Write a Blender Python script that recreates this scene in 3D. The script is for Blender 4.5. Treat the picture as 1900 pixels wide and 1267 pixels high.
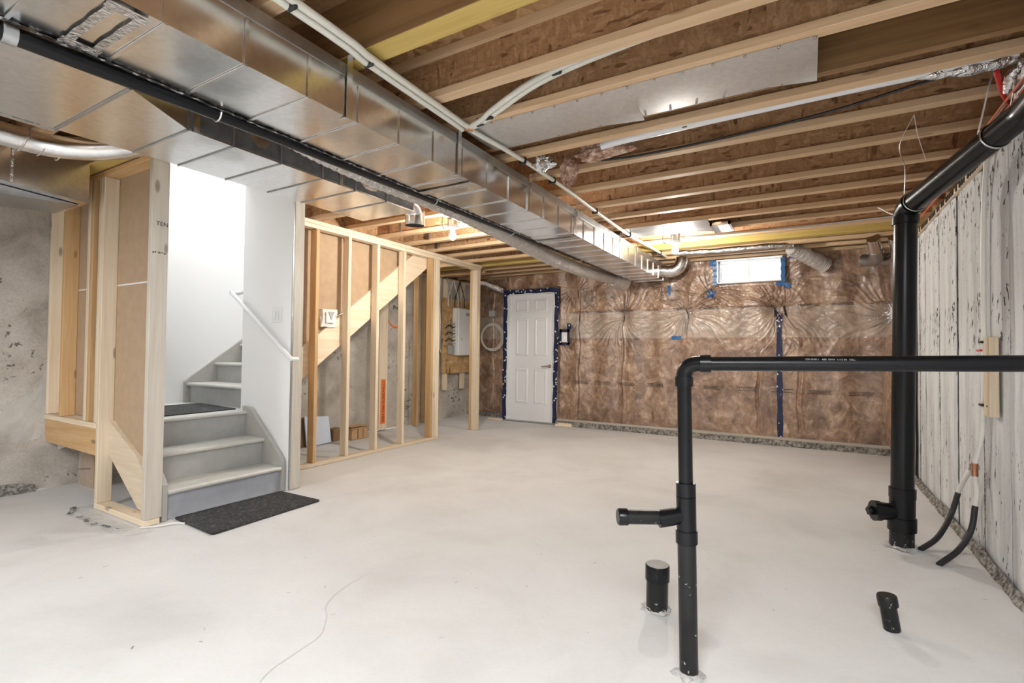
import bpy, bmesh, math, random
import numpy as np
from mathutils import Vector, Matrix, noise
random.seed(7)
for o in list(bpy.data.objects): bpy.data.objects.remove(o)
SC = bpy.context.scene
COL = SC.collection
# ---------------------------------------------------------------- camera
FPX, YAW, PIT, ROL, EYE = 930.9976, 0.5333387, 0.0205853, 0.0109553, 1.12
fw = Vector((-math.sin(YAW)*math.cos(PIT), math.cos(YAW)*math.cos(PIT), math.sin(PIT)))
rt = Vector((math.cos(YAW), math.sin(YAW), 0)); up = rt.cross(fw)
r2 = rt*math.cos(ROL)+up*math.sin(ROL); u2 = -rt*math.sin(ROL)+up*math.cos(ROL)
cd = bpy.data.cameras.new('camera'); cam = bpy.data.objects.new('camera', cd); COL.objects.link(cam)
cd.sensor_width = 36; cd.lens = FPX/1900*36; cd.clip_start = .02
cam.matrix_world = Matrix(((r2.x,u2.x,-fw.x,0),(r2.y,u2.y,-fw.y,0),(r2.z,u2.z,-fw.z,EYE),(0,0,0,1)))
SC.camera = cam
# ---------------------------------------------------------------- world, exposure, lights
w = bpy.data.worlds.new('world'); SC.world = w; w.use_nodes = True
w.node_tree.nodes['Background'].inputs[0].default_value = (.86,.93,1,1)
w.node_tree.nodes['Background'].inputs[1].default_value = 9.0
SC.view_settings.view_transform = 'Standard'; SC.view_settings.look = 'None'
SC.view_settings.gamma = 1; SC.view_settings.use_curve_mapping = False
SC.view_settings.exposure = 0.0
def area(name, loc, size, power, col=(1,.97,.93), rot=(0,0,0), sy=None):
    l = bpy.data.lights.new(name, 'AREA'); l.energy = power; l.color = col; l.size = size
    l.shape = 'RECTANGLE'; l.size_y = sy or size
    o = bpy.data.objects.new(name, l); COL.objects.link(o); o.location = loc; o.rotation_euler = rot; return o
area('fill_light_behind', (.0,-.7,2.28), 1.4, 150, (.95,.975,1), sy=1.2)  # added soft fill behind the camera, imitating bounced flash
area('fill_light_left', (-3.0,-1.0,2.28), 1.2, 115, (.97,.98,1))  # second added fill light, unseen at the left rear
area('stairwell_daylight', (-4.7,3.2,4.5), .9, 62, (1,1,1), sy=3.0)
BULB_L = 1700.0
# ---------------------------------------------------------------- materials
def nt(name):
    m = bpy.data.materials.new(name); m.use_nodes = True; t = m.node_tree
    return m, t, t.nodes['Principled BSDF']
def N(t, typ, **kw):
    n = t.nodes.new(typ)
    for k, v in kw.items():
        if k in n.inputs: n.inputs[k].default_value = v
        else: setattr(n, k, v)
    return n
def L(t, a, b): t.links.new(a, b)
def ramp(t, fac, stops, interp='LINEAR'):
    r = t.nodes.new('ShaderNodeValToRGB'); r.color_ramp.interpolation = interp
    e = r.color_ramp.elements
    while len(e) < len(stops): e.new(.5)
    for i, (p, c) in enumerate(stops):
        e[i].position = p; e[i].color = (*c, 1) if len(c) == 3 else c
    L(t, fac, r.inputs[0]); return r
def coords(t, scale=(1,1,1), rand=0, rot=(0,0,0)):
    tc = t.nodes.new('ShaderNodeTexCoord'); mp = N(t,'ShaderNodeMapping'); mp.inputs['Scale'].default_value = scale
    mp.inputs['Rotation'].default_value = rot
    L(t, tc.outputs['Object'], mp.inputs['Vector'])
    if rand:
        oi = t.nodes.new('ShaderNodeObjectInfo'); mu = N(t,'ShaderNodeMath', operation='MULTIPLY'); mu.inputs[1].default_value = rand
        L(t, oi.outputs['Random'], mu.inputs[0]); L(t, mu.outputs[0], mp.inputs['Location'])
    return mp.outputs[0]
def noisetex(t, vec, scale, detail=4, rough=.55, dist=0):
    n = N(t,'ShaderNodeTexNoise'); n.inputs['Scale'].default_value = scale; n.inputs['Detail'].default_value = detail
    n.inputs['Roughness'].default_value = rough; n.inputs['Distortion'].default_value = dist
    L(t, vec, n.inputs['Vector']); return n
def mix(t, fac, a, b, mode='MIX'):
    m = N(t,'ShaderNodeMix', data_type='RGBA', blend_type=mode)
    for i, v in ((0,fac),(6,a),(7,b)):
        if hasattr(v,'is_output') or hasattr(v,'links'): L(t, v, m.inputs[i])
        else: m.inputs[i].default_value = v if i==0 else ((*v,1) if len(v)==3 else v)
    return m.outputs[2]
def bump(t, bs, h, strength=.3, dist=.01, prev=None):
    b = N(t,'ShaderNodeBump'); b.inputs['Strength'].default_value = strength; b.inputs['Distance'].default_value = dist
    L(t, h, b.inputs['Height'])
    if prev: L(t, prev.outputs[0], b.inputs['Normal'])
    L(t, b.outputs[0], bs.inputs['Normal']); return b
def plain(name, c, rough=.5, metal=0, var=0, bumps=0, spec=None, coat=0):
    m, t, b = nt(name); b.inputs['Base Color'].default_value = (*c,1); b.inputs['Roughness'].default_value = rough
    b.inputs['Metallic'].default_value = metal
    if coat: b.inputs['Coat Weight'].default_value = coat; b.inputs['Coat Roughness'].default_value = .1
    v = coords(t)
    n = noisetex(t, v, 14, 4)
    if var:
        r = ramp(t, n.outputs[0], [(.3, tuple(x*(1-var) for x in c)), (.7, tuple(min(1,x*(1+var)) for x in c))])
        L(t, r.outputs[0], b.inputs['Base Color'])
    if bumps:
        n2 = noisetex(t, v, 60, 3); bump(t, b, n2.outputs[0], bumps, .004)
    return m
def wood(name, axis, c1, c2, knot=.085, rough=.62, kn=1):
    m, t, b = nt(name); b.inputs['Roughness'].default_value = rough
    s = [16,16,16]; s['xyz'.index(axis)] = .7
    v = coords(t, tuple(s), 40)
    n = noisetex(t, v, 1.6, 5, .6, .8)
    r = ramp(t, n.outputs[0], [(.3,c2),(.62,c1)])
    s2 = [13,13,13]; s2['xyz'.index(axis)] = 4.5
    v2 = coords(t, tuple(s2), 25)
    vo = N(t,'ShaderNodeTexVoronoi'); vo.inputs['Scale'].default_value = .55; L(t, v2, vo.inputs['Vector'])
    kr = ramp(t, vo.outputs['Distance'], [(0,(1,1,1)),(knot,(.75,)*3),(knot*1.5,(0,0,0))])
    mm = N(t,'ShaderNodeMath', operation='MULTIPLY'); mm.inputs[1].default_value = .75*kn; L(t, kr.outputs[0], mm.inputs[0])
    c = mix(t, mm.outputs[0], r.outputs[0], (.16,.075,.03))
    oi = t.nodes.new('ShaderNodeObjectInfo'); mr = N(t,'ShaderNodeMapRange'); mr.inputs[3].default_value = .84; mr.inputs[4].default_value = 1.08
    L(t, oi.outputs['Random'], mr.inputs[0])
    hs = N(t,'ShaderNodeHueSaturation'); L(t, mr.outputs[0], hs.inputs['Value']); L(t, c, hs.inputs['Color'])
    L(t, hs.outputs[0], b.inputs['Base Color']); bump(t, b, n.outputs[0], .25, .002)
    return m
PINE = ((.84,.72,.55),(.72,.57,.39)); ORANGE = ((.66,.44,.22),(.54,.32,.14)); GREYW = ((.62,.575,.50),(.50,.45,.38))
W = {}
for nm, cc, k in (('pine',PINE,1),('orange',ORANGE,1),('grey',GREYW,1.0),('yellow',((.62,.45,.14),(.52,.36,.09)),.25),('flange',((.70,.50,.31),(.58,.38,.21)),.8),('dark',((.30,.17,.07),(.19,.10,.04)),.7)):
    for ax in 'xyz': W[nm+ax] = wood(nm+'_lumber_'+ax, ax, cc[0], cc[1], kn=k)
def osb(name, cols, sc=1.0, bs=.5):
    m, t, b = nt(name); b.inputs['Roughness'].default_value = .7
    outs = []
    for i, (s, rot) in enumerate((((9,9,30),(.5,.3,.4)),((30,30,8),(1.1,.5,.9)))):
        v = coords(t, tuple(q*sc for q in s), 30, rot)
        nz = noisetex(t, v, .6, 2)
        va = N(t,'ShaderNodeVectorMath', operation='ADD'); L(t, v, va.inputs[0]); L(t, nz.outputs['Color'], va.inputs[1])
        vo = N(t,'ShaderNodeTexVoronoi'); L(t, va.outputs[0], vo.inputs['Vector']); vo.inputs['Scale'].default_value = 1.0
        outs.append(vo)
    n = noisetex(t, coords(t), 5*sc, 2); sel = ramp(t, n.outputs[0], [(.45,(0,0,0)),(.55,(1,1,1))])
    c = mix(t, sel.outputs[0], outs[0].outputs['Color'], outs[1].outputs['Color'])
    sep = t.nodes.new('ShaderNodeSeparateColor'); L(t, c, sep.inputs[0])
    r = ramp(t, sep.outputs[0], [(0,cols[0]),(.12,cols[1]),(.6,cols[2]),(1,cols[3])])
    fn = noisetex(t, coords(t,(40*sc,40*sc,40*sc)), 1.2, 3); c2 = mix(t, .35, r.outputs[0], ramp(t, fn.outputs[0], [(.35,(.35,)*3),(.6,(1,1,1))]).outputs[0], 'MULTIPLY')
    L(t, c2, b.inputs['Base Color']); bump(t, b, sep.outputs[0], bs, .0015)
    return m
OSB = osb('strand_board_web', ((.17,.075,.03),(.37,.20,.095),(.43,.245,.12),(.52,.32,.17)), 1.9)
OSBS = osb('strand_board_subfloor', ((.18,.08,.03),(.33,.17,.07),(.42,.24,.11),(.54,.33,.16)), .8)
OSBP = osb('strand_board_panel', ((.28,.14,.05),(.50,.30,.13),(.60,.38,.18),(.72,.50,.26)), .8)
def galv(name, c=(.84,.84,.84), r0=.15, r1=.27, wav=.12, wsc=1.6):
    m, t, b = nt(name); b.inputs['Metallic'].default_value = 1
    v = coords(t, (1,1,1), 10)
    vo = N(t,'ShaderNodeTexVoronoi'); vo.inputs['Scale'].default_value = 55; L(t, v, vo.inputs['Vector'])
    sep = t.nodes.new('ShaderNodeSeparateColor'); L(t, vo.outputs['Color'], sep.inputs[0])
    cr = ramp(t, sep.outputs[0], [(0,tuple(x*.93 for x in c)),(1,tuple(min(1,x*1.03) for x in c))]); L(t, cr.outputs[0], b.inputs['Base Color'])
    n = noisetex(t, v, 3, 3); mr = N(t,'ShaderNodeMapRange'); mr.inputs[3].default_value = r0; mr.inputs[4].default_value = r1
    L(t, n.outputs[0], mr.inputs[0]); L(t, mr.outputs[0], b.inputs['Roughness'])
    n2 = noisetex(t, v, wsc, 1.5); bump(t, b, n2.outputs[0], wav, .05)
    return m
GALV = galv('galvanised_sheet'); GALVD = galv('galvanised_sheet_dull', (.50,.51,.52), .3, .45, .3, 4)
GALVR = galv('galvanised_round_pipe', (.88,.88,.88), .15, .28, .08, 6)
GALVP = galv('galvanised_panning', (.70,.70,.70), .34, .42, .06, 1.2)
def foil(name, c, sc, rough=.22, metal=1, st=.9):
    m, t, b = nt(name); b.inputs['Metallic'].default_value = metal; b.inputs['Roughness'].default_value = rough
    v = coords(t, (1,1,1), 10); n = noisetex(t, v, sc, 4, .6, 1.2)
    r = ramp(t, n.outputs[0], [(.3,tuple(x*.75 for x in c)),(.7,c)]); L(t, r.outputs[0], b.inputs['Base Color'])
    bump(t, b, n.outputs[0], st, .02); return m
FOIL = foil('crinkled_foil', (.82,.82,.82), 22); TAPE = foil('foil_tape', (.85,.85,.84), 30, .25, 1, .5)
FLEX = foil('flexible_duct_jacket', (.80,.79,.77), 34, .3, .85, .9)
PVAP = foil('grey_poly_jacket', (.60,.57,.53), 12, .25, .15, .8)
def concrete(name, stops, sc=1.5, streak=None, pits=0, rough=.85, bmp=.3, pitc=(.05,.045,.04), pitsc=30, fine=.25):
    m, t, b = nt(name); b.inputs['Roughness'].default_value = rough
    v = coords(t, streak or (1,1,1)); n = noisetex(t, v, sc, 6, .6, .3)
    r = ramp(t, n.outputs[0], stops); c = r.outputs[0]
    v1 = coords(t); f = noisetex(t, v1, 55, 4, .7); c = mix(t, fine, c, ramp(t, f.outputs[0], [(.3,(.6,)*3),(.6,(1,1,1))]).outputs[0], 'MULTIPLY')
    hh = f.outputs[0]
    if pits:
        pv = coords(t, (1,1,.45) if streak else (1,1,1)); p = noisetex(t, pv, pitsc, 5, .65, .4); msk = noisetex(t, v1, 1.7, 3)
        ad = N(t,'ShaderNodeMath', operation='ADD'); L(t, p.outputs[0], ad.inputs[0])
        mm = N(t,'ShaderNodeMath', operation='MULTIPLY'); mm.inputs[1].default_value = .55; L(t, msk.outputs[0], mm.inputs[0]); L(t, mm.outputs[0], ad.inputs[1])
        th = ramp(t, ad.outputs[0], [(pits,(0,0,0)),(pits+.03,(1,1,1))])
        c = mix(t, th.outputs[0], c, pitc); hv = N(t,'ShaderNodeInvert'); L(t, th.outputs[0], hv.inputs[1])
        b1 = bump(t, b, f.outputs[0], bmp, .003); bump(t, b, hv.outputs[0], .5, .004, b1)
    else: bump(t, b, f.outputs[0], bmp, .003)
    L(t, c, b.inputs['Base Color']); return m
FOILK = concrete('black_silver_torn_tape', [(.42,(.015,.015,.015)),(.52,(.05,.05,.05)),(.6,(.55,.55,.55))], 30, rough=.35, fine=.3)
FLOORM = concrete('pale_concrete_floor', [(.30,(.60,.593,.58)),(.5,(.70,.697,.688)),(.72,(.76,.758,.752))], 1.1, fine=.1, bmp=.12, rough=.6)
WALLR = concrete('limewashed_concrete', [(.32,(.46,.47,.48)),(.5,(.67,.685,.695)),(.7,(.79,.80,.805))], 2.6, (3.2,3.2,.35), pits=.895, pitsc=30, fine=.25)
WALLL = concrete('old_beige_concrete', [(.34,(.38,.335,.285)),(.5,(.55,.505,.445)),(.64,(.65,.61,.55))], 2.4, pits=.93, pitsc=20, fine=.5, pitc=(.16,.14,.12))
DIRTC = concrete('rough_dirty_concrete', [(.38,(.07,.065,.06)),(.5,(.24,.225,.20)),(.62,(.42,.40,.36))], 38, fine=.5, bmp=.8)
MORTAR = concrete('grey_mortar', [(.35,(.42,.41,.39)),(.6,(.64,.63,.61))], 12)
DRY = plain('white_drywall', (.90,.90,.895), .75)
KRAFT = plain('tan_drywall_paper_back', (.47,.34,.22), .85, var=.06)
PAINTG = plain('grey_painted_wood', (.44,.43,.395), .45, var=.05)
PAINTB = plain('grey_riser_paint', (.40,.40,.385), .5, var=.07)
TREADM = plain('light_grey_tread_paint', (.56,.55,.51), .4, var=.05)
WHITE = plain('white_paint', (.86,.87,.87), .35); WHITEP = plain('white_plastic', (.82,.83,.82), .3)
DOORM = plain('white_door_paint', (.80,.82,.84), .4)
ABS = plain('black_abs_plastic', (.005,.0055,.007), .27)
ABSD = concrete('dusty_black_abs', [(.3,(.009,.009,.010)),(.6,(.018,.018,.018))], 8, pits=.92, pitc=(.55,.54,.52), pitsc=40, rough=.35, bmp=.1)
RUBBER = plain('black_rubber_tube', (.02,.02,.022), .5); BLACK = plain('black_plastic', (.015,.015,.016), .4)
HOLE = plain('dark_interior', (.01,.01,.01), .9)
PEX = plain('ivory_pex_pipe', (.70,.69,.61), .35); HOSE = plain('white_pex_hose', (.82,.81,.76), .35)
COPPER = plain('copper_fitting', (.55,.27,.17), .3, 1); CHROME = plain('brushed_nickel', (.55,.5,.42), .25, 1)
STEELW = plain('steel_wire', (.7,.7,.68), .35, 1); REDT = plain('red_tube', (.62,.02,.02), .35); ORW = plain('orange_cable', (.65,.14,.06), .45)
WCAB = plain('white_cable', (.78,.76,.70), .45); GCAB = plain('grey_cable', (.40,.40,.39), .45)
CARD = plain('cardboard', (.50,.32,.17), .8, var=.08); CARDD = plain('dark_cardboard_edge', (.24,.15,.08), .85)
ORS = plain('orange_spray_paint', (.95,.24,.05), .6); INK = plain('black_ink', (.02,.02,.02), .7)
BSHEET = plain('pale_blue_board', (.68,.76,.88), .3); PLASTER = plain('white_foam_plaster', (.78,.75,.70), .8, var=.05, bumps=.6)
DARKM = plain('dark_stain', (.06,.055,.05), .9)
def matrug():
    m, t, b = nt('black_rubber_mat'); b.inputs['Roughness'].default_value = .85
    n = noisetex(t, coords(t), 55, 5, .75); r = ramp(t, n.outputs[0], [(.45,(.018,.018,.019)),(.6,(.06,.06,.06)),(.74,(.35,.35,.34))]); L(t, r.outputs[0], b.inputs['Base Color'])
    bump(t, b, n.outputs[0], .6, .004); return m
MATR = matrug()
def insul():
    m, t, b = nt('wrapped_brown_insulation'); b.inputs['Roughness'].default_value = .62
    v = coords(t); n = noisetex(t, coords(t,(1,1,.75)), 6.5, 10, .76, .7); n2 = noisetex(t, v, 2.6, 4, .6)
    r = ramp(t, n.outputs[0], [(.34,(.11,.058,.032)),(.45,(.26,.15,.088)),(.53,(.37,.23,.145)),(.64,(.62,.44,.31))])
    c = mix(t, .75, r.outputs[0], ramp(t, n2.outputs[0], [(.38,(.55,.5,.48)),(.60,(1,1,1))]).outputs[0], 'MULTIPLY')
    sx = t.nodes.new('ShaderNodeSeparateXYZ'); L(t, v, sx.inputs[0])
    def step(val, a, w_=.006):
        q = N(t,'ShaderNodeMapRange'); q.inputs[1].default_value = a; q.inputs[2].default_value = a+w_; L(t, val, q.inputs[0]); return q.outputs[0]
    s1 = step(sx.outputs[2], 1.335); s2 = step(sx.outputs[2], 1.715)
    d = N(t,'ShaderNodeMath', operation='SUBTRACT'); L(t, s1, d.inputs[0]); L(t, s2, d.inputs[1])
    d2 = N(t,'ShaderNodeMath', operation='MULTIPLY'); d2.inputs[1].default_value = .34; L(t, d.outputs[0], d2.inputs[0])
    c = mix(t, d2.outputs[0], c, (.58,.52,.45)); L(t, c, b.inputs['Base Color'])
    b.inputs['Coat Weight'].default_value = 1; b.inputs['Coat Roughness'].default_value = .21; b.inputs['Coat IOR'].default_value = 1.75
    n3 = noisetex(t, v, 16, 6, .65, .8); b1 = bump(t, b, n3.outputs[0], .4, .02)
    n4 = noisetex(t, coords(t,(1,1,.3)), 38, 2, .5, 1.0); b2 = bump(t, b, n4.outputs[0], .25, .006, b1); L(t, b2.outputs[0], b.inputs['Coat Normal'])
    return m
INSUL = insul()
FIBRE = concrete('torn_brown_fibreglass', [(.35,(.20,.10,.07)),(.5,(.42,.25,.18)),(.66,(.72,.58,.46))], 26, fine=.4, bmp=1)
def dots(name, base, ink, sc, th):
    m, t, b = nt(name); b.inputs['Roughness'].default_value = .4; v = coords(t)
    vo = N(t,'ShaderNodeTexVoronoi'); vo.inputs['Scale'].default_value = sc; L(t, v, vo.inputs['Vector'])
    r = ramp(t, vo.outputs['Distance'], [(th,ink),(th+.04,base)]); L(t, r.outputs[0], b.inputs['Base Color']); return m
BLUE = dots('blue_printed_tape', (.006,.014,.062), (.7,.75,.8), 20, .24); BLUEP = dots('bright_blue_tape', (.02,.11,.30), (.6,.75,.85), 25, .08)
def clearpoly():
    m, t, b = nt('clear_poly_sheet'); b.inputs['Roughness'].default_value = .15; b.inputs['Base Color'].default_value = (.9,.9,.88,1)
    b.inputs['Alpha'].default_value = .3; n = noisetex(t, coords(t), 9, 4, .6, 1.5); bump(t, b, n.outputs[0], .9, .03); return m
POLY = clearpoly()
def glassm():
    m, t, b = nt('window_glass'); b.inputs['Roughness'].default_value = .0; b.inputs['Transmission Weight'].default_value = 1; b.inputs['IOR'].default_value = 1.01; return m
GLASS = glassm()
def emis(name, c, s):
    m, t, b = nt(name); b.inputs['Emission Color'].default_value = (*c,1); b.inputs['Emission Strength'].default_value = s; return m
GLOW = emis('lit_bulb', (1,.95,.87), BULB_L)
for _m in (ABS, ABSD): _m.node_tree.nodes['Principled BSDF'].inputs['Specular IOR Level'].default_value = .32
# ---------------------------------------------------------------- mesh builder
WL = {}
class MB:
    def __init__(s): s.v = []; s.f = []; s.sm = []
    def face(s, idx, sm=False): s.f.append(idx); s.sm.append(sm)
    def box(s, x0,x1,y0,y1,z0,z1):
        n = len(s.v); s.v += [(x0,y0,z0),(x1,y0,z0),(x1,y1,z0),(x0,y1,z0),(x0,y0,z1),(x1,y0,z1),(x1,y1,z1),(x0,y1,z1)]
        for q in ((0,3,2,1),(4,5,6,7),(0,1,5,4),(1,2,6,5),(2,3,7,6),(3,0,4,7)): s.face([n+i for i in q])
        return s
    def cbox(s, x0,x1,y0,y1,z0,z1, c=.003):
        bm = bmesh.new(); bmesh.ops.create_cube(bm, size=1)
        for v in bm.verts: v.co = Vector(((x0+x1)/2+v.co.x*(x1-x0), (y0+y1)/2+v.co.y*(y1-y0), (z0+z1)/2+v.co.z*(z1-z0)))
        bmesh.ops.bevel(bm, geom=list(bm.edges), offset=c, segments=1, affect='EDGES', profile=.5)
        s.add(bm); bm.free(); return s
    def add(s, bm, sm=False):
        n = len(s.v); bm.verts.index_update(); s.v += [tuple(v.co) for v in bm.verts]
        for f in bm.faces: s.face([n+v.index for v in f.verts], sm)
    def tube(s, pts, r, n=14, caps=True, close=False):
        pts = [Vector(p) for p in pts]; m = len(pts); rr = r if hasattr(r,'__len__') else [r]*m
        tan = [((pts[min(i+1,m-1)]-pts[max(i-1,0)]).normalized()) for i in range(m)]
        a = Vector((0,0,1)) if abs(tan[0].z) < .9 else Vector((1,0,0)); u = (a-tan[0]*a.dot(tan[0])).normalized()
        base = len(s.v)
        for i in range(m):
            u = (u-tan[i]*u.dot(tan[i])); u = u.normalized() if u.length > 1e-6 else tan[i].orthogonal().normalized(); w_ = tan[i].cross(u)
            for k in range(n):
                q = 2*math.pi*k/n; s.v.append(tuple(pts[i]+(u*math.cos(q)+w_*math.sin(q))*rr[i]))
        for i in range(m-1):
            for k in range(n): s.face([base+i*n+k, base+i*n+(k+1)%n, base+(i+1)*n+(k+1)%n, base+(i+1)*n+k], True)
        if caps:
            s.face([base+k for k in range(n)][::-1]); s.face([base+(m-1)*n+k for k in range(n)])
        return s
    def prism(s, poly, axis, a, b):
        n = len(s.v); k = len(poly); mk = {'x':lambda p,t:(t,p[0],p[1]),'y':lambda p,t:(p[0],t,p[1]),'z':lambda p,t:(p[0],p[1],t)}[axis]
        s.v += [mk(p,a) for p in poly]+[mk(p,b) for p in poly]
        s.face([n+i for i in range(k)][::-1]); s.face([n+k+i for i in range(k)])
        for i in range(k): s.face([n+i, n+(i+1)%k, n+k+(i+1)%k, n+k+i])
        return s
    def quad(s, *p): n = len(s.v); s.v += [tuple(q) for q in p]; s.face(list(range(n,n+len(p)))); return s
    def grid(s, fn, nu, nv, sm=True, keep=None):
        n = len(s.v)
        for j in range(nv+1):
            for i in range(nu+1): s.v.append(tuple(fn(i/nu, j/nv)))
        for j in range(nv):
            for i in range(nu):
                if keep and not keep((i+.5)/nu,(j+.5)/nv): continue
                a = n+j*(nu+1)+i; s.face([a,a+1,a+nu+2,a+nu+1], sm)
        return s
    def build(s, name, m, parent=None, origin=None, recalc=True):
        V = s.v
        if origin is None:
            xs,ys,zs = zip(*V); origin = ((min(xs)+max(xs))/2,(min(ys)+max(ys))/2,min(zs))
        me = bpy.data.meshes.new(name); me.from_pydata([(x-origin[0],y-origin[1],z-origin[2]) for x,y,z in V], [], s.f)
        for p, q in zip(me.polygons, s.sm): p.use_smooth = q
        if recalc:
            bm = bmesh.new(); bm.from_mesh(me); bmesh.ops.recalc_face_normals(bm, faces=bm.faces)
            for e in bm.edges:
                if len(e.link_faces) == 2 and e.calc_face_angle(0) > .8: e.smooth = False
            bm.to_mesh(me); bm.free()
        me.materials.append(m); o = bpy.data.objects.new(name, me); COL.objects.link(o)
        WL[o] = Vector(origin)
        if parent: o.parent = parent; o.location = Vector(origin)-WL[parent]
        else: o.location = origin
        return o
def B(*a, c=0): return MB().cbox(*a, c=c) if c else MB().box(*a)
def thing(name, loc, label, cat, group=None):
    o = bpy.data.objects.new(name, None); COL.objects.link(o); o.location = loc; WL[o] = Vector(loc); o.empty_display_size = .1
    o['label'] = label; o['category'] = cat
    if group: o['group'] = group
    return o
def tag(o, label, cat, group=None):
    o['label'] = label; o['category'] = cat
    if group: o['group'] = group
    return o
def struct(o): o['kind'] = 'structure'; return o
def stuff(o): o['kind'] = 'stuff'; return o
def smooth_path(P, k=8):
    P = [Vector(p) for p in P]; Q = [P[0]*2-P[1]]+P+[P[-1]*2-P[-2]]; out = []
    for i in range(1,len(Q)-2):
        for j in range(k):
            t = j/k; a,b,c,d = Q[i-1],Q[i],Q[i+1],Q[i+2]
            out.append(.5*((2*b)+(c-a)*t+(2*a-5*b+4*c-d)*t*t+(-a+3*b-3*c+d)*t**3))
    out.append(P[-1]); return out
def elbow(p0, c, p1, k=7):
    p0,c,p1 = Vector(p0),Vector(c),Vector(p1); return [p0*(1-t)**2+c*2*t*(1-t)+p1*t*t for t in [i/k for i in range(k+1)]]
def text(s, name, m, parent, loc, rot, size, spacing=1.0, depth=.0004):
    cu = bpy.data.curves.new(name,'FONT'); cu.body = s; cu.size = size; cu.extrude = depth; cu.align_x = 'LEFT'; cu.space_character = spacing
    t = bpy.data.objects.new('tmp', cu); COL.objects.link(t)
    me = bpy.data.meshes.new_from_object(t.evaluated_get(bpy.context.evaluated_depsgraph_get())); bpy.data.objects.remove(t)
    me.materials.clear(); me.materials.append(m); o = bpy.data.objects.new(name, me); COL.objects.link(o)
    o.rotation_euler = rot; WL[o] = Vector(loc)
    if parent: o.parent = parent; o.location = Vector(loc)-WL[parent]
    else: o.location = loc
    return o
ZJ, ZS = 2.36, 2.60
XL, XR, YB, YF = -5.2, .85, -3.0, 7.07
XD = -3.54   # face of the stair opening
# ================================================================ SETTING
floor = struct(MB().grid(lambda u,v:(XL-.2+u*(XR-XL+.3), YB+v*(7.55-YB), .003*noise.noise(Vector((u*7,v*11,0)))), 60, 100).build('floor', FLOORM, origin=(0,0,0)))
sub = struct(B(XD-.02,1.0,YB,7.5,ZS,ZS+.02).build('ceiling', OSBS, origin=(0,0,ZS)))
for a in ((XL-.1,XD-.02,YB,1.56),(XL-.1,XD-.02,5.34,7.5),(-4.18,XD-.02,2.66,5.34)):
    B(a[0],a[1],a[2],a[3],ZS,ZS+.02).build('subfloor_sheet', OSBS, sub)
wr = struct(B(XR+.012,XR+.25,YB,YF,0,2.17).build('wall_right', WALLR, origin=(XR,0,0)))
seams = [-3.0,-2.4,-1.85,-1.3,-.75,-.2,.3,.8,1.35,1.85,2.33,2.85,3.36,3.79,4.38,4.89,5.42,5.66,7.05]
for i in range(len(seams)-1):
    y0, y1 = seams[i], seams[i+1]; dx = random.uniform(-.006,.006)
    nn = 6
    def fn(u,v,y0=y0,y1=y1,dx=dx,i=i):
        z = 2.19*v; e = min(u,1-u)*(y1-y0); jag = .010*noise.noise(Vector((z*9,i*3.1,0)))
        yy = y0+.005+u*(y1-y0-.010)+(jag if u in (0,1) else 0)
        x = XR+dx+.006*noise.noise(Vector((u*2,z*2,i)))+ (.008 if e<.001 else 0)
        return (x,yy,z)
    m = MB(); m.grid(fn, nn, 60)
    m.quad((XR+dx,y0+.004,2.19),(XR+dx,y1-.004,2.19),(XR+.25,y1-.004,2.19),(XR+.25,y0+.004,2.19))
    m.build('concrete_panel', WALLR, wr)
    if i > 9: # ridge of paste left along the form joint
        MB().tube([(XR+.004+.003*noise.noise(Vector((k*.7,i,0))), y1+.007+.004*noise.noise(Vector((k*.5,i,5))), 2.18*k/40) for k in range(41)], [.002+.005*abs(noise.noise(Vector((k*.9,i,9)))) for k in range(41)], 5).build('joint_ridge', WALLR if i%2 else DIRTC, wr)
m = MB(); m.grid(lambda u,v:(XR-.02-.025*(1-v)+.012*noise.noise(Vector((u*40,v*3,2))), 2.2+u*4.0, .002+v*(.045+.05*max(0,noise.noise(Vector((u*9,0,3)))))),120,3)
m.build('wall_base_debris', DIRTC, wr)
B(XR-.02,XR+.25,YB,YF,2.19,2.228).build('sill_plate', W['piney'], wr)
rim = B(XR+.10,XR+.14,YB,YF,2.228,ZS).build('rim_board', OSB, wr)
m = MB(); k = 0; y = 2.9
while y < 5.7:
    m.box(XR-.026,XR-.02,y,y+.022,2.193,2.228); y += random.choice((.045,.045,.09,.05))
stuff(m.build('printed_gasket_stripe', DARKM, wr))
wl = struct(MB().grid(lambda u,v:(XL+.008*noise.noise(Vector((u*14,v*3,1))), YB+u*(7.6-YB), v*2.3), 150, 40).build('wall_left', WALLL, origin=(XL,0,0), recalc=False))
for f in wl.data.polygons: pass
B(XL-.15,XL+.0,YB,7.6,2.3,2.34).build('sill_plate', W['piney'], wl); B(XL-.14,XL-.1,YB,7.6,2.34,ZS).build('rim_board', OSB, wl)
for y in (-2.2,-1.0,.35,1.2,2.9,3.72,4.55,6.3): # form lines
    MB().tube([(XL+.003, y+.004*noise.noise(Vector((k,y,0))), .05+2.2*k/20) for k in range(21)], .005, 5).build('form_line_ridge', WALLL, wl)
m = MB(); m.grid(lambda u,v:(XL+.012+.03*(1-v)+.02*noise.noise(Vector((u*30,v*3,2))), -.6+u*2.1, .0+v*(.05+.07*max(0,noise.noise(Vector((u*6,0,3)))))),60,3); m.build('wall_base_debris', DIRTC, wl)
struct(B(XL-.2,XR+.2,YB-.1,YB,0,ZS).build('wall_back', WALLL, origin=(0,YB,0)))
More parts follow.
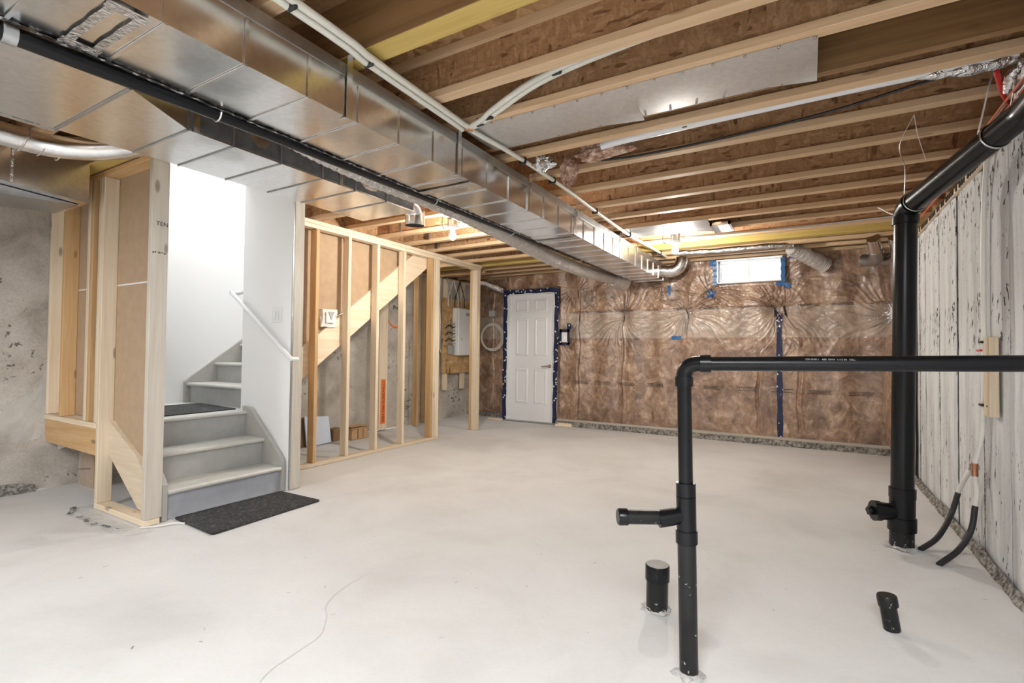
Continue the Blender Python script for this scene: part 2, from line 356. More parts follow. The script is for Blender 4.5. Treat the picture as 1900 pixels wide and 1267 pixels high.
# ---- far wall: insulation batts behind taut poly sheet
pin = [(-2.315,1.64,1),(-1.42,1.67,1),(-1.12,1.93,.8),(-.36,1.70,1.0),(-.27,1.70,1),(-.27,2.02,.7),(-3.0,1.66,.5),(-3.05,2.05,.4),(.84,1.6,.9),(-2.3,2.25,.5),(-3.3,1.42,.35),(-1.75,2.1,.4)]
crease = [(-3.0,.1,2.1),(-2.33,.1,2.05),(-1.42,1.3,1.7),(-.55,.1,1.2),(-.10,.1,1.0),(-2.36,.1,.9),(-4.7,.1,2.3)]
DX0,DX1,DZ1 = -4.26,-3.36,2.09; WX0,WX1,WZ0,WZ1 = -1.02,-.285,2.05,2.335
gx, gz = 760, 286
xs = np.linspace(XL, XR+.02, gx+1); zs = np.linspace(.075, 2.36, gz+1); X, Z = np.meshgrid(xs, zs)
Yd = np.zeros_like(X)
Yd += .028*np.sin((X+.3)*math.pi/.41)**2*np.clip((Z-.05)*4,0,1)+.02*np.sin(X*2.1+1)*np.sin(Z*3.1)
for ix,(px,pz,a) in enumerate(pin):
    dx, dz = X-px, Z-pz; rr = np.hypot(dx,dz)+1e-4; th = np.arctan2(dz,dx)
    env = np.exp(-rr/.34)*np.clip(rr/.045,0,1)
    wv = np.sin(17*th+ix)+.6*np.sin(29*th+2*ix+2*np.sin(3*th))+.4*np.sin(41*th+ix*3)
    thw = th+.10*np.sin(rr*9+ix*2)+.05*np.sin(5*th+ix)
    rdg = (1-np.abs(np.sin(10.5*thw+ix)))**3+.7*(1-np.abs(np.sin(17*thw+2*ix+np.sin(3*th))))**3+.5*(1-np.abs(np.sin(7*thw+3*ix)))**4
    Yd += a*.042*rdg*np.exp(-rr/.30)*np.clip(rr/.06,0,1)*(.65+.45*np.sin(2*th+ix))
    Yd -= a*.055*np.exp(-(rr/.11)**2)
for cx_,z0,z1 in crease:
    on = np.clip((Z-z0)*8,0,1)*np.clip((z1-Z)*8,0,1); cxx = cx_+.012*np.sin(Z*9+cx_)
    Yd -= .022*np.exp(-((X-cxx)/.014)**2)*on; Yd += .010*np.exp(-((X-cxx-.03)/.02)**2)*on
nz = np.array([[noise.noise(Vector((x*6,z*6,3)))*.010+noise.noise(Vector((x*17,z*15,7)))*.0045 for x in xs[::2]] for z in zs[::2]])
nz = np.repeat(np.repeat(nz,2,0),2,1)[:gz+1,:gx+1]; nz = (nz+np.roll(nz,1,0)+np.roll(nz,1,1)+np.roll(np.roll(nz,1,0),1,1))/4
Yd += nz
near = np.minimum.reduce([np.where((Z<DZ1+.05)&(X>DX0-.05)&(X<DX1+.05), 0., 1.), np.where((Z>WZ0-.05)&(X>WX0-.05)&(X<WX1+.05), 0.25, 1.)])
Yd *= near
base = np.where(X<-4.38, 7.36, np.where(X<-4.30, 7.36-(X+4.38)/.08*.27, 7.09))
Yc = base-Yd
m = MB(); m.v = list(zip(X.ravel().tolist(), Yc.ravel().tolist(), Z.ravel().tolist()))
for j in range(gz):
    zc = (zs[j]+zs[j+1])/2
    for i in range(gx):
        xc = (xs[i]+xs[i+1])/2
        if DX0<xc<DX1 and zc<DZ1: continue
        if WX0<xc<WX1 and WZ0<zc<WZ1: continue
        a = j*(gx+1)+i; m.face([a,a+1,a+gx+2,a+gx+1], True)
wf = struct(m.build('wall_far', INSUL, origin=(0,0,0), recalc=False))
m = MB()
for a,b in ((XL-.1,DX0-.02),(DX1+.02,XR)):
    m.box(a,b,7.0 if a>-4 else 7.3,7.5,0,.072)
m.build('concrete_curb', DIRTC, wf)
B(DX1+.02,XR-.02,7.03,7.12,.072,.10).build('bottom_plate', W['greyx'], wf)
def yface(x, z): # surface of the wrapped wall
    i = int(round((x-xs[0])/(xs[1]-xs[0]))); j = int(round((z-zs[0])/(zs[1]-zs[0])))
    i = min(max(i,0),gx); j = min(max(j,0),gz); return float(Yc[j,i])
def strip(x0,z0,x1,z1,wd,m_,name='tape_strip',parent=wf,off=.006):
    L_ = math.hypot(x1-x0,z1-z0); n = max(2,int(L_/.03)); nx,nz_ = -(z1-z0)/L_*wd/2,(x1-x0)/L_*wd/2
    q = MB()
    def fn(u,v):
        x = x0+(x1-x0)*u+nx*(2*v-1)*(1+.12*math.sin(u*23)); z = z0+(z1-z0)*u+nz_*(2*v-1)
        return (x, min(yface(x,z), yface(x0+(x1-x0)*u, z0+(z1-z0)*u))-off, z)
    q.grid(fn, n, 2); return q.build(name, m_, parent)
strip(-.313,1.69,-.30,.09,.062,BLUE)
strip(-1.62,1.335,-1.49,1.335,.05,BLUEP)
for (a,b,c,d,wd,mm) in ((-1.12,1.99,-1.09,1.86,.03,BLACK),(-1.17,1.88,-1.05,1.95,.035,BLUEP),(-1.15,1.97,-1.07,1.86,.035,BLUEP),(-.35,2.01,-.18,1.985,.04,BLUEP),(-.30,2.05,-.21,1.95,.04,BLUEP),(-.27,1.98,-.25,2.07,.03,BLUEP),
    (-2.315,1.67,-2.31,1.57,.014,BLACK),(-1.43,1.72,-1.40,1.60,.016,BLACK),(-.362,1.72,-.358,1.60,.022,BLACK),(-.262,1.73,-.24,1.61,.022,BLACK),(-3.0,1.7,-3.005,1.6,.012,BLACK),(-3.02,2.12,-3.01,1.95,.012,BLACK),
    (-1.66,2.06,-1.66,1.93,.05,BLUEP),(-1.14,2.33,-1.05,2.33,.09,BLUEP),(-.20,2.335,-.10,2.335,.05,BLUEP)):
    strip(a,b,c,d,wd,mm)
m = MB()
for z, sl in ((.69,-.006),(1.735,-.01)):  # rows of tiny printed codes on the poly
    x = -3.1
    while x < .78:
        for r_ in range(3 if z<1 else 2):
            if r_ == 0 or random.random() < .9:
                xx = x+random.uniform(0,.03); zz = z-.018*r_
                while xx < x+.24 and xx<.8:
                    l_ = random.uniform(.008,.03)
                    if not (-.35<xx<-.27):
                        m.quad(*[(px_,yface(px_,zz+.02)-.007,pz_) for px_,pz_ in ((xx,zz),(xx+l_,zz),(xx+l_,zz+.007),(xx,zz+.007))])
                    xx += l_+.006
        x += random.uniform(.34,.42)
stuff(m.build('printed_code_line', INK, wf))
# seam of the overlapping poly sheets
for z in (1.335,1.718):
    m = MB(); m.grid(lambda u,v,z=z:(DX1+.06+u*(XR-DX1-.1), yface(DX1+.06+u*(XR-DX1-.1), z)-.004-.003*v, z+.006*v), 300, 1); m.build('poly_overlap_edge', POLY, wf)
# insulation wrapped round the right corner
m = MB()
def cor(u,v):
    z = .03+2.16*v; y = 7.05-u*1.25; bul = .17*math.sin(math.pi*min(1,max(0,u*1.02)))**.6*(1-.55*math.exp(-((z-1.62)/.2)**2))*(.75+.25*math.sin(z*2.2))*(1-math.exp(-z*8))
    return (XR-.012-bul+.01*noise.noise(Vector((y*7,z*6,0))), y, z)
m.grid(cor, 40, 70); struct(m.build('wall_far_return', INSUL, origin=(0,0,0)))
# ---- door (number 1)
d = struct(B(-4.205,-3.405,7.055,7.095,.02,2.04,c=.002).build('door_1', DOORM, origin=(-3.8,7.07,0)))
DY = 7.055
def dpanel(x0,x1,z0,z1):
    m = MB(); e = .022
    o = [(x0,z0),(x1,z0),(x1,z1),(x0,z1)]; i1 = [(x0+e,z0+e),(x1-e,z0+e),(x1-e,z1-e),(x0+e,z1-e)]; i2 = [(x0+2*e,z0+2*e),(x1-2*e,z0+2*e),(x1-2*e,z1-2*e),(x0+2*e,z1-2*e)]
    n = 0; m.v = [(a,DY-.001,b) for a,b in o]+[(a,DY-.013,b) for a,b in i1]+[(a,DY-.005,b) for a,b in i2]
    for k in range(4):
        m.face([k,(k+1)%4,4+(k+1)%4,4+k]); m.face([4+k,4+(k+1)%4,8+(k+1)%4,8+k])
    m.face([8,9,10,11]); m.build('door_panel', DOORM, d)
for (z0,z1) in ((.30,.86),(1.06,1.66),(1.76,1.96)):
    dpanel(-4.09,-3.86,z0,z1); dpanel(-3.75,-3.52,z0,z1)
h = MB(); h.tube([(-3.475,DY,.90),(-3.475,DY-.012,.90)],.028,18); h.tube([(-3.475,DY-.01,.90),(-3.475,DY-.05,.90)],.010,10); h.build('handle_rose', CHROME, d)
MB().tube(smooth_path([(-3.465,DY-.05,.90),(-3.51,DY-.054,.903),(-3.56,DY-.05,.895),(-3.60,DY-.045,.892)],4),[.012]*4+[.009]*9,10).build('door_handle', CHROME, d)
B(-3.422,-3.405,DY-.004,DY,.87,.95).build('strike_plate', CHROME, d)
fr = B(DX0-.0,-4.207,7.03,7.14,0,2.08).build('door_jamb', WHITE, d); B(-3.403,DX1,7.03,7.14,0,2.08).build('door_jamb', WHITE, d); B(DX0,DX1,7.03,7.14,2.043,2.085).build('door_head', WHITE, d)
B(-4.26,-3.36,6.99,7.1,0,.025).build('door_sill', GALVD, d)
for a in ((-4.285,0,-4.275,2.10),(-3.375,0,-3.345,2.11)):
    m = MB(); m.grid(lambda u,v,a=a:(a[0]+(a[2]-a[0])*v+.072*(u-.5)+.004*math.sin(v*31), 7.022-.004*math.sin(v*40+u*3), .01+v*(a[3]-.01)), 3, 60); m.build('tape_strip', BLUE, d)
m = MB(); m.grid(lambda u,v:(-4.31+u*.96, 7.020-.003*math.sin(u*30), 2.055+v*.07+.004*math.sin(u*17)), 40, 2); m.build('tape_strip', BLUE, d)
# ---- window (number 1)
wi = struct(thing('window_1', (-.655,7.1,2.06), '', '')); del wi['label']; del wi['category']
m = MB(); m.box(WX0,WX1,7.10,7.16,WZ0,WZ0+.016); m.box(WX0,WX1,7.10,7.16,WZ1-.016,WZ1); m.box(WX0,WX0+.016,7.10,7.16,WZ0,WZ1); m.box(WX1-.016,WX1,7.10,7.16,WZ0,WZ1); m.build('window_frame', WHITE, wi)
B(-.67,-.645,7.09,7.15,WZ0+.03,WZ1-.03).build('mullion', WHITE, wi)
for a,b in ((WX0+.016,-.67),(-.645,WX1-.016)): B(a,b,7.125,7.131,WZ0+.016,WZ1-.016).build('pane', GLASS, wi)
m = MB(); m.box(WX0-.012,WX0,6.99,7.16,WZ0-.012,WZ1); m.box(WX1,WX1+.012,6.99,7.16,WZ0-.012,WZ1); m.box(WX0-.012,WX1+.012,6.99,7.16,WZ0-.012,WZ0); m.box(WX0-.012,WX1+.012,6.99,7.16,WZ1,WZ1+.012); m.build('window_reveal', WHITE, wi)
for x in (WX0-.03,WX1+.02):
    m = MB(); m.grid(lambda u,v,x=x:(x+.045*(u-.5)+.004*math.sin(v*20),6.985-.003*math.sin(v*25),WZ0-.03+v*.30),2,16); m.build('tape_strip', BLUEP, wi)
# outside ground seen as light only; wall above the window
struct(B(XL-.2,WX0-.012,7.42,7.6,0,ZS).build('wall_outer', WALLL)); struct(B(WX1+.012,XR+.2,7.2,7.6,0,ZS).build('wall_outer', WALLL)); struct(B(WX0-.012,WX1+.012,7.2,7.6,0,2.04).build('wall_outer', WALLL)); struct(B(WX0-.012,WX1+.012,7.2,7.6,2.35,ZS).build('wall_outer', WALLL))
struct(B(XL-.2,WX0-.012,7.36,7.42,2.3,ZS).build('wall_outer', WALLL))
# ================================================================ JOISTS (pieces of the ceiling)
def joist(y1, x0=XL-.05, x1=XR+.1, kind='i'):
    if kind == 'i':
        yc = y1-.032; j = B(x0,x1,yc-.005,yc+.005,ZJ+.038,ZS-.03).build('floor_joist', OSB, sub)
        B(x0,x1,y1-.064,y1,ZJ,ZJ+.038,c=.002).build('bottom_flange', W['flangex'], j)
        B(x0,x1,y1-.064,y1,ZS-.038,ZS-.001).build('top_flange', W['flangex'], j)
    elif kind == 'solid': j = B(x0,x1,y1-.04,y1,ZJ,ZS-.001,c=.002).build('solid_joist', W['darkx'], sub)
    elif kind == 'lvl':
        j = B(x0,x1,y1-.1,y1,ZJ,ZS-.001,c=.002).build('laminated_beam', W['yellowx'], sub)
        if y1<3: B(x0,x1,y1-.104,y1-.1005,ZJ+.004,ZS-.002).build('shaded_side_veneer', W['darkx'], j)  # brown beam wrap, also painted dark because the near face is unlit
    return j
XH = -4.14
JY = [-2.55,-2.14,-1.73,-1.32,-.91,-.5,-.09,.32,.73]
for y in JY: joist(y)
joist(1.135,kind='i'); joist(1.545,kind='lvl')
for y in (1.96,2.27,2.79): joist(y, x0=XD-.02)
joist(2.60, x0=XD-.02, kind='solid')
for y in (3.20,3.61,4.07,4.485,4.92,5.30): joist(y, x0=XH)
for y in (5.74,): joist(y)
joist(6.14,kind='lvl')
for y in (6.43,6.74,7.05,7.30): joist(y)
B(XH-.04,XH,2.62,5.3,ZJ,ZS-.001).build('header_joist', OSB, sub); B(XD-.06,XD-.02,1.56,2.62,ZJ,ZS-.001).build('header_joist', W['pine'+'y'], sub)
B(XL-.05,XD-.02,1.545,1.59,ZJ,ZS-.001).build('header_joist', W['darkx'], sub)
for x,y in ((-3.75,3.975),(-3.72,4.39),(-3.95,4.83)):
    B(x,x+.035,y-.022,y-.001,ZJ+.02,ZJ+.12).build('joist_clip', GALVD, sub)
# ================================================================ STAIRWELL walls
struct(MB().prism([(1.64,.3),(2.9,.6),(5.6,2.62),(5.6,4.6),(1.64,4.6)],'x',XL,XL+.02).build('wall_stair_back', DRY))
m = MB(); m.box(-5.18,-3.604,1.642,1.655,.62,4.6); struct(m.build('wall_stair_near', DRY))
struct(B(-4.20,-3.557,2.55,2.562,0,2.60).build('wall_stair_handrail', DRY))
struct(B(-4.215,-4.20,2.55,2.64,0,4.6).build('wall_stair_end', DRY))
m = MB(); m.prism([(2.64,.62),(5.3,2.60),(5.5,4.6),(2.64,4.6)],'x',-4.222,-4.215); struct(m.build('wall_stair_inner', DRY))
struct(B(-4.2,XD,1.655,2.55,2.56,2.58).build('ceiling_stair', DRY)); struct(B(-4.215,-4.2,1.655,2.55,2.56,4.6).build('wall_stair_front', DRY))
struct(B(XL,-4.2,5.6,5.62,2.62,4.6).build('wall_stair_far', DRY)); struct(B(XL,-4.2,1.6,5.6,4.62,4.64).build('ceiling_upper', DRY))
# tan back of the drywall, seen between the studs
kb = struct(MB().prism([(2.66,.75),(5.1,2.58),(5.4,ZS-.02),(2.66,ZS-.02)],'x',-4.212,-4.200).build('wall_drywall_backing', KRAFT))
# ================================================================ STAIRS
st = thing('lower_staircase', (-3.9,2.1,0), 'grey painted staircase of three steps rising from the basement floor to the landing', 'staircase')
ys0, ys1 = 1.69, 2.505
rs = [(-3.605,0,.185),(-3.835,.185,.39),(-4.075,.39,.60)]
for i,(x,z0,z1) in enumerate(rs):
    B(x-.018,x,ys0,ys1,z0 if i else .003,z1-.025).build('riser', PAINTB if i else plain('blue_grey_riser_paint',(.40,.42,.46),.5,var=.06), st)
for x,z1,x2 in ((-3.605,.195,-3.835),(-3.835,.398,-4.075)):
    m = MB(); prof = [(x2-.01,z1-.03),(x+.02,z1-.03)]+[(x+.02+.015*math.cos(a),z1-.015+.015*math.sin(a)) for a in np.linspace(-math.pi/2,math.pi/2,7)]+[(x2-.01,z1)]
    m.prism([(a,b) for a,b in prof],'y',ys0,ys1); m.build('tread', TREADM, st)
for y0,y1,nm in ((2.507,2.535,'skirt_board'),(1.658,1.688,'skirt_board')):
    MB().prism([(-3.575,.004),(-3.575,.235),(-3.60,.27),(-4.02,.63),(-4.12,.64),(-4.12,.36),(-3.70,.004)],'y',y0,y1).build(nm, PAINTG, st)
MB().prism([(-3.60,.003),(-4.30,.61),(-4.30,.35),(-3.83,.003)],'y',1.655,1.657).build('stringer', W['pinex'], st)
MB().prism([(-3.66,.22),(-3.83,.40),(-4.24,.60),(-4.24,.37),(-3.80,.06),(-3.66,.06)],'y',1.616,1.654).build('stringer', W['pinex'], st)
la = struct(B(XL+.02,-4.075,1.657,2.60,.575,.60).build('floor_landing', plain('pale_landing_floor',(.66,.66,.63),.45)))
MB().tube([(-4.062,ys0,.588),(-4.062,ys1,.588)],.0125,10).build('landing_nosing', TREADM, st)
us = thing('upper_staircase', (-4.7,2.6,.6), 'grey painted upper stair flight climbing away behind the handrail wall', 'staircase')
for i in range(9):
    y = 2.60+.255*i; z = .6+.19*i
    B(-5.14,-4.23,y,y+.018,z,z+.165).build('riser', PAINTB, us)
    m = MB(); zt = z+.19; prof = [(y+.275,zt-.03),(y-.012,zt-.03)]+[(y-.012-.015*math.sin(a),zt-.015-.015*math.cos(a)) for a in np.linspace(0,math.pi,7)]+[(y+.275,zt)]
    m.prism(prof,'x',-5.14,-4.23); m.build('tread', TREADM, us)
MB().prism([(2.56,.6),(2.56,.80),(2.60,.84),(5.2,2.76),(5.2,2.4),(2.80,.6)],'x',-5.18,-5.145).build('skirt_board', PAINTG, us)
MB().prism([(2.66,.50),(2.66,.80),(5.06,2.60),(5.30,2.60),(5.30,2.46)],'x',-4.198,-4.160).build('stringer', W['piney'], us)
MB().prism([(2.70,.45),(2.70,.56),(5.3,2.50),(5.3,2.40)],'x',-4.99,-4.95).build('stringer', W['piney'], us)
# mats
def matq(name, pts, z, label, rc=.03):
    m = MB(); P = [Vector((x,y,0)) for x,y in pts]; out = []
    for i in range(len(P)):
        a,b,c = P[i-1],P[i],P[(i+1)%len(P)]; d1 = (a-b).normalized(); d2 = (c-b).normalized()
        for t in (0,.25,.5,.75,1): out.append((b+d1*rc*(1-t)**2+d2*rc*t*t))
    m.prism([(p.x,p.y) for p in out],'z',z,z+.008); return tag(m.build(name, MATR), label, 'mat', 'black rubber mats at the stairs')
matq('rubber_mat', [(-3.58,1.73),(-3.075,1.70),(-3.10,2.50),(-3.56,2.49)], .004, 'black speckled rubber mat on the concrete floor before the bottom step')
matq('rubber_mat', [(-4.19,1.72),(-4.22,2.52),(-4.92,2.58),(-4.98,1.70)], .601, 'black rubber mat lying on the stair landing')
# handrail
hr = thing('handrail', (-3.9,2.5,1.3), 'white handrail slanting down the white stairwell wall, with returned top end', 'handrail')
MB().tube([(-4.30,2.50,1.605),(-3.88,2.50,1.318),(-3.475,2.50,1.045)],.0165,12).build('rail', WHITE, hr)
MB().tube([(-4.30,2.485,1.605),(-4.30,2.56,1.605),(-4.20,2.60,1.64)],.0165,12).build('rail_return', WHITE, hr)
MB().tube([(-3.475,2.49,1.045),(-3.475,2.56,1.045)],.016,12).build('rail_return', WHITE, hr)
for x in (-4.12,-3.62):
    z = 1.605+(x+4.30)*(-.68); m = MB(); m.tube(elbow((x,2.50,z-.01),(x,2.50,z-.05),(x,2.55,z-.05)),.005,8); m.tube([(x,2.55,z-.05),(x,2.542,z-.05)],.02,12); m.build('wall_bracket', WHITE, hr)
sw = thing('light_switch', (-3.74,2.55,1.40), 'white double rocker light switch on the stairwell wall beside the handrail', 'switch')
B(-3.80,-3.68,2.543,2.55,1.338,1.462,c=.002).build('cover_plate', WHITEP, sw)
for x in (-3.772,-3.732): B(x,x+.026,2.537,2.543,1.365,1.435,c=.001).build('rocker', WHITE, sw)
# ================================================================ NEAR STUD FRAME beside the stairs
nf = thing('stair_side_frame', (-4.1,1.6,0), 'bare stud frame closing the near side of the stairs, tan drywall backing between studs', 'stud wall')
def stud(x0,x1,y0,y1,z0,z1,p,mat='pine',name='stud',label=None):
    o = B(x0,x1,y0,y1,z0,z1,c=.003).build(name, W[mat+'z'], p)
    if label: o['label'] = label
    return o
stud(-3.60,-3.562,1.55,1.651,.04,2.32,nf,'grey'); stud(-4.275,-4.237,1.55,1.64,.04,2.32,nf)
stud(-3.64,-3.602,1.552,1.64,.04,2.32,nf,'pine') if False else None
B(-4.275,-3.562,1.55,1.64,.002,.039,c=.003).build('bottom_plate', W['pinex'], nf)
B(-4.90,-3.562,1.55,1.64,2.321,2.358,c=.003).build('top_plate', W['orangex'], nf)
m = MB(); m.prism([(-5.18,.60),(-4.24,.60),(-4.02,.40),(-3.62,.40),(-3.562,.40),(-3.562,1.556),(-5.18,1.556)],'y',1.656,1.668) ; 
m = MB(); m.prism([(-5.18,.60),(-4.22,.60),(-3.85,.40),(-3.562,.40),(-3.562,1.556),(-5.18,1.556)],'y',1.6405,1.655 if False else 1.6415); m.build('drywall_sheet', KRAFT, nf)
B(-5.18,-3.562,1.6405,1.6415,1.566,2.36).build('drywall_sheet', KRAFT, nf)
B(-5.18,-3.562,1.6400,1.6405,1.556,1.566).build('drywall_joint', WHITE, nf)
stud(-4.318,-4.280,1.55,1.64,.592,2.32,nf,'pine'); stud(-4.445,-4.407,1.55,1.64,.592,2.32,nf,'orange'); stud(-4.56,-4.522,1.55,1.64,.592,2.32,nf,'pine') if False else None
stud(-4.50,-4.462,1.552,1.64,.592,2.32,nf,'pine')
stud(-4.93,-4.892,1.55,1.64,.592,2.32,nf,'orange'); stud(-5.19,-5.152,1.55,1.64,.592,2.32,nf,'pine')
stud(-5.15,-5.112,1.62,1.64,.592,2.32,nf,'pine')
B(-5.195,-4.277,1.545,1.645,.553,.590,c=.003).build('sill_plate', W['pinex'], nf)
MB().prism([(-5.17,.375),(-4.277,.365),(-4.277,.552),(-5.195,.552),(-5.195,.43)],'y',1.555,1.593).build('rim_beam', W['orangex'], nf)
bp_ = thing('support_post', (-4.95,1.78,0), 'short brown post wrapped in clear poly standing under the landing beam', 'post')
B(-5.12,-4.86,1.76,1.86,.002,.37).build('post_core', CARD, bp_)
MB().grid(lambda u,v:(-5.13+u*.28,1.752-.008*noise.noise(Vector((u*9,v*9,0))),.003+v*.36),14,16).build('poly_wrap', POLY, bp_)
m = MB(); [m.box(-5.10+i*.03,-5.08+i*.03,1.738,1.7385,.13+.004*i,.136+.004*i) for i in range(8)]; stuff(m.build('printed_code_line', INK, bp_))
tag(MB().grid(lambda u,v:(-5.19+.02*noise.noise(Vector((u*4,v*5,0))),1.22+u*.34+.03*v,.40+v*.55*(.3+.7*u)+.02*math.sin(u*8)),14,18).build('poly_sheet', POLY),'torn clear poly sheet hanging on the left concrete wall beside the landing beam','plastic sheet')
# floor strip of printed poly under the corner
m = MB(); m.grid(lambda u,v:(-4.42+u*.95+.03*v, 1.48-.10*math.sin(u*2.6)+.13*v+.0, .006+.003*noise.noise(Vector((u*20,v*4,0)))),30,4)
ps = tag(m.build('poly_strip', POLY), 'printed clear poly strip creeping out from under the near corner stud', 'plastic sheet')
for i,(s,x,y,r_) in enumerate((('PRO',-4.40,1.46,-.3),('CSR',-4.30,1.43,-.6),('D',-4.12,1.40,-.2),('Fon',-4.02,1.40,-.15),('D',-3.88,1.39,-.1),('nom',-3.80,1.41,.1),('--',-3.66,1.43,.2))):
    text(s,'printed_letters',INK,ps,(x,y,.0125),(0,0,r_),.05)
MB().tube(smooth_path([(-3.56,1.53,.006),(-3.50,1.60,.007),(-3.46,1.68,.010),(-3.42,1.72,.004)]),.006,6).build('poly_fold', WCAB, ps)
text('TEN','grade_stamp',INK,nf,(-3.5615,1.575,1.90),(math.pi/2,0,math.pi/2),.038)
m = MB(); [m.box(-3.562,-3.5612,1.56+.011*i,1.567+.011*i,1.72+.004*(i%3),1.730+.003*(i%2)) for i in range(7)]; stuff(m.build('grade_stamp_marks', INK, nf))
# end post of handrail wall
ep = thing('stair_end_post', (-3.55,2.6,0), 'grey weathered stud post ending the white stairwell wall', 'post')
B(-3.60,-3.545,2.563,2.652,.003,2.358,c=.003).build('stud', W['greyz'], ep)
B(-3.556,-3.546,2.550,2.562,.003,2.358).build('corner_bead', GALVD, ep)
B(-4.2,-3.60,2.563,2.652,2.321,2.358).build('top_plate', W['pinex'], ep); B(-4.2,-3.6,2.640,2.652,.003,2.32).build('drywall_sheet', KRAFT, ep)
# ================================================================ STUD PARTITION before the closet
sp = thing('stud_partition', (-4.08,4.0,0), 'open row of bare studs in front of the space under the upper stairs', 'stud wall')
X0,X1 = -4.145,-4.056
B(X0,X1,2.66,5.03,.002,.039,c=.003).build('bottom_plate', W['piney'], sp)
B(X0,X1,2.66,5.13,2.322,2.359,c=.003).build('top_plate', W['piney'], sp); B(X0,X1,2.66,5.10,2.283,2.3205,c=.003).build('top_plate', W['piney'], sp)
for y,mt in ((3.168,'orange'),(3.56,'pine'),(3.96,'pine'),(4.38,'pine'),(4.885,'orange'),(4.927,'pine'),(4.969,'pine')):
    stud(X0,X1,y,y+.038,.040,2.282,sp,mt)
stud(X0+.005,X1-.005,5.012,5.05,.003,2.282,sp,'pine')
hp = thing('closet_corner_post', (-4.1,5.95,0), 'double stud post at the far corner of the closet, in front of the electrical panel', 'post')
for y in (5.885,5.925): stud(X0,X1,y,y+.038,.003,2.282,hp)
stud(X0-.04,X0-.002,5.885,5.963,.003,2.282,hp,'orange')
hd = thing('closet_header', (-4.1,5.5,2.28), 'doubled header board bridging the closet opening between the last stud and corner post', 'header')
B(X0,X1,5.135,5.97,2.283,2.3205,c=.003).build('header_board', W['piney'], hd); B(X0,X1,5.135,6.0,2.322,2.359,c=.003).build('header_board', W['piney'], hd)
for x,y0,y1 in ((-4.6,5.5,5.54),(-4.9,6.2,6.24)): tag(B(XL+.01,X0-.01,y0,y1,2.29,2.33,c=.003).build('ceiling_batten', W['orangex']), 'pale batten under the joists inside the closet, %s'%('nearer the stud row' if y0<6 else 'above the strand board'), 'batten')
# closet contents
jb = thing('junction_box', (-4.19,3.4,1.42), 'white foam covered junction box on the drywall back between the first two studs', 'box')
jm = MB(); bm = bmesh.new(); bmesh.ops.create_cube(bm, size=1); bmesh.ops.subdivide_edges(bm, edges=bm.edges, cuts=3, use_grid_fill=True)
for v in bm.verts: v.co = Vector((-4.165+v.co.x*.06, 3.40+v.co.y*.17, 1.44+v.co.z*.17))+Vector([noise.noise(v.co*3+Vector((k*7,0,0)))*.018 for k in range(3)])
jm.add(bm); bm.free(); jm.build('foam_surround', PLASTER, jb); B(-4.135,-4.120,3.35,3.45,1.39,1.50,c=.002).build('box_plate', WHITEP, jb)
MB().prism([(3.37,1.50),(3.44,1.50),(3.405,1.42)],'x',-4.118,-4.112).build('torn_paper', GCAB, jb)
MB().tube([(-4.13,3.47,1.46),(-4.10,3.60,1.52)],.004,6).build('cable', WCAB, jb)
tag(MB().prism([(3.76,.005),(4.10,.02),(4.05,.33),(3.72,.36)],'x',-4.93,-4.915).build('white_board', BSHEET), 'pale blue-white board leaning upright behind the first studs', 'board')
tag(MB().prism([(3.70,.005),(3.95,.005),(3.90,.34),(3.68,.34)],'x',-4.99,-4.97).build('dark_board', CARDD), 'dark board leaning behind the pale blue-white board', 'board')
cb = thing('cardboard_box', (-4.9,4.45,0), 'small brown cardboard box on the floor behind the second stud', 'box')
B(-5.0,-4.86,4.36,4.63,.003,.14,c=.002).build('carton', CARD, cb); B(-5.02,-4.85,4.35,4.63,.141,.148).build('lid_flap', CARD, cb); B(-5.02,-4.87,4.36,4.62,.16,.165).build('lid_flap', CARD, cb)
B(-4.861,-4.858,4.45,4.47,.01,.13).build('carton_seam', CARDD, cb); B(-4.861,-4.858,4.54,4.55,.01,.13).build('carton_seam', CARDD, cb); B(-5.01,-4.97,4.38,4.61,.148,.16).build('flap_prop', CARD, cb)
tag(B(-5.12,-4.98,4.18,4.33,.003,.15,c=.003).build('brown_carton', CARDD), 'dark brown carton beside the small cardboard box', 'box')
lb = thing('leaning_board', (-5.1,5.12,0), 'upright board with orange spray paint leaning on the closet concrete wall', 'board')
B(-5.14,-5.10,5.045,5.20,.02,2.1,c=.003).build('board', W['pinez'], lb); B(-5.0995,-5.098,5.075,5.165,.10,.72).build('spray_paint', ORS, lb)
text('CONCRETE PRO NISS','hand_lettering',INK,lb,(-5.0975,5.105,.69),(math.pi/2,math.pi/2,math.pi/2),.062,.93)
m = MB(); m.tube([(XL+.004,5.44+.17*math.cos(a),1.68+.22*math.sin(a)) for a in np.linspace(-math.pi*.9,math.pi*.3,22)],[.004+.012*math.sin(i/21*math.pi) for i in range(22)],6); m.build('spray_mark', ORS, wl)
text('Pro','spray_writing',INK,wl,(XL+.014,5.38,1.72),(math.pi/2,0,math.pi/2),.09)
tag(B(-5.19,-5.10,6.02,6.08,.003,2.28,c=.003).build('closet_stud', W['orangez']), 'dark stud standing against the closet concrete just before the cable bundle', 'stud')
tag(B(-5.10,-5.01,5.72,5.76,.003,2.28,c=.003).build('closet_stud', W['orangez']), 'orange stud standing behind the last studs of the row', 'stud')
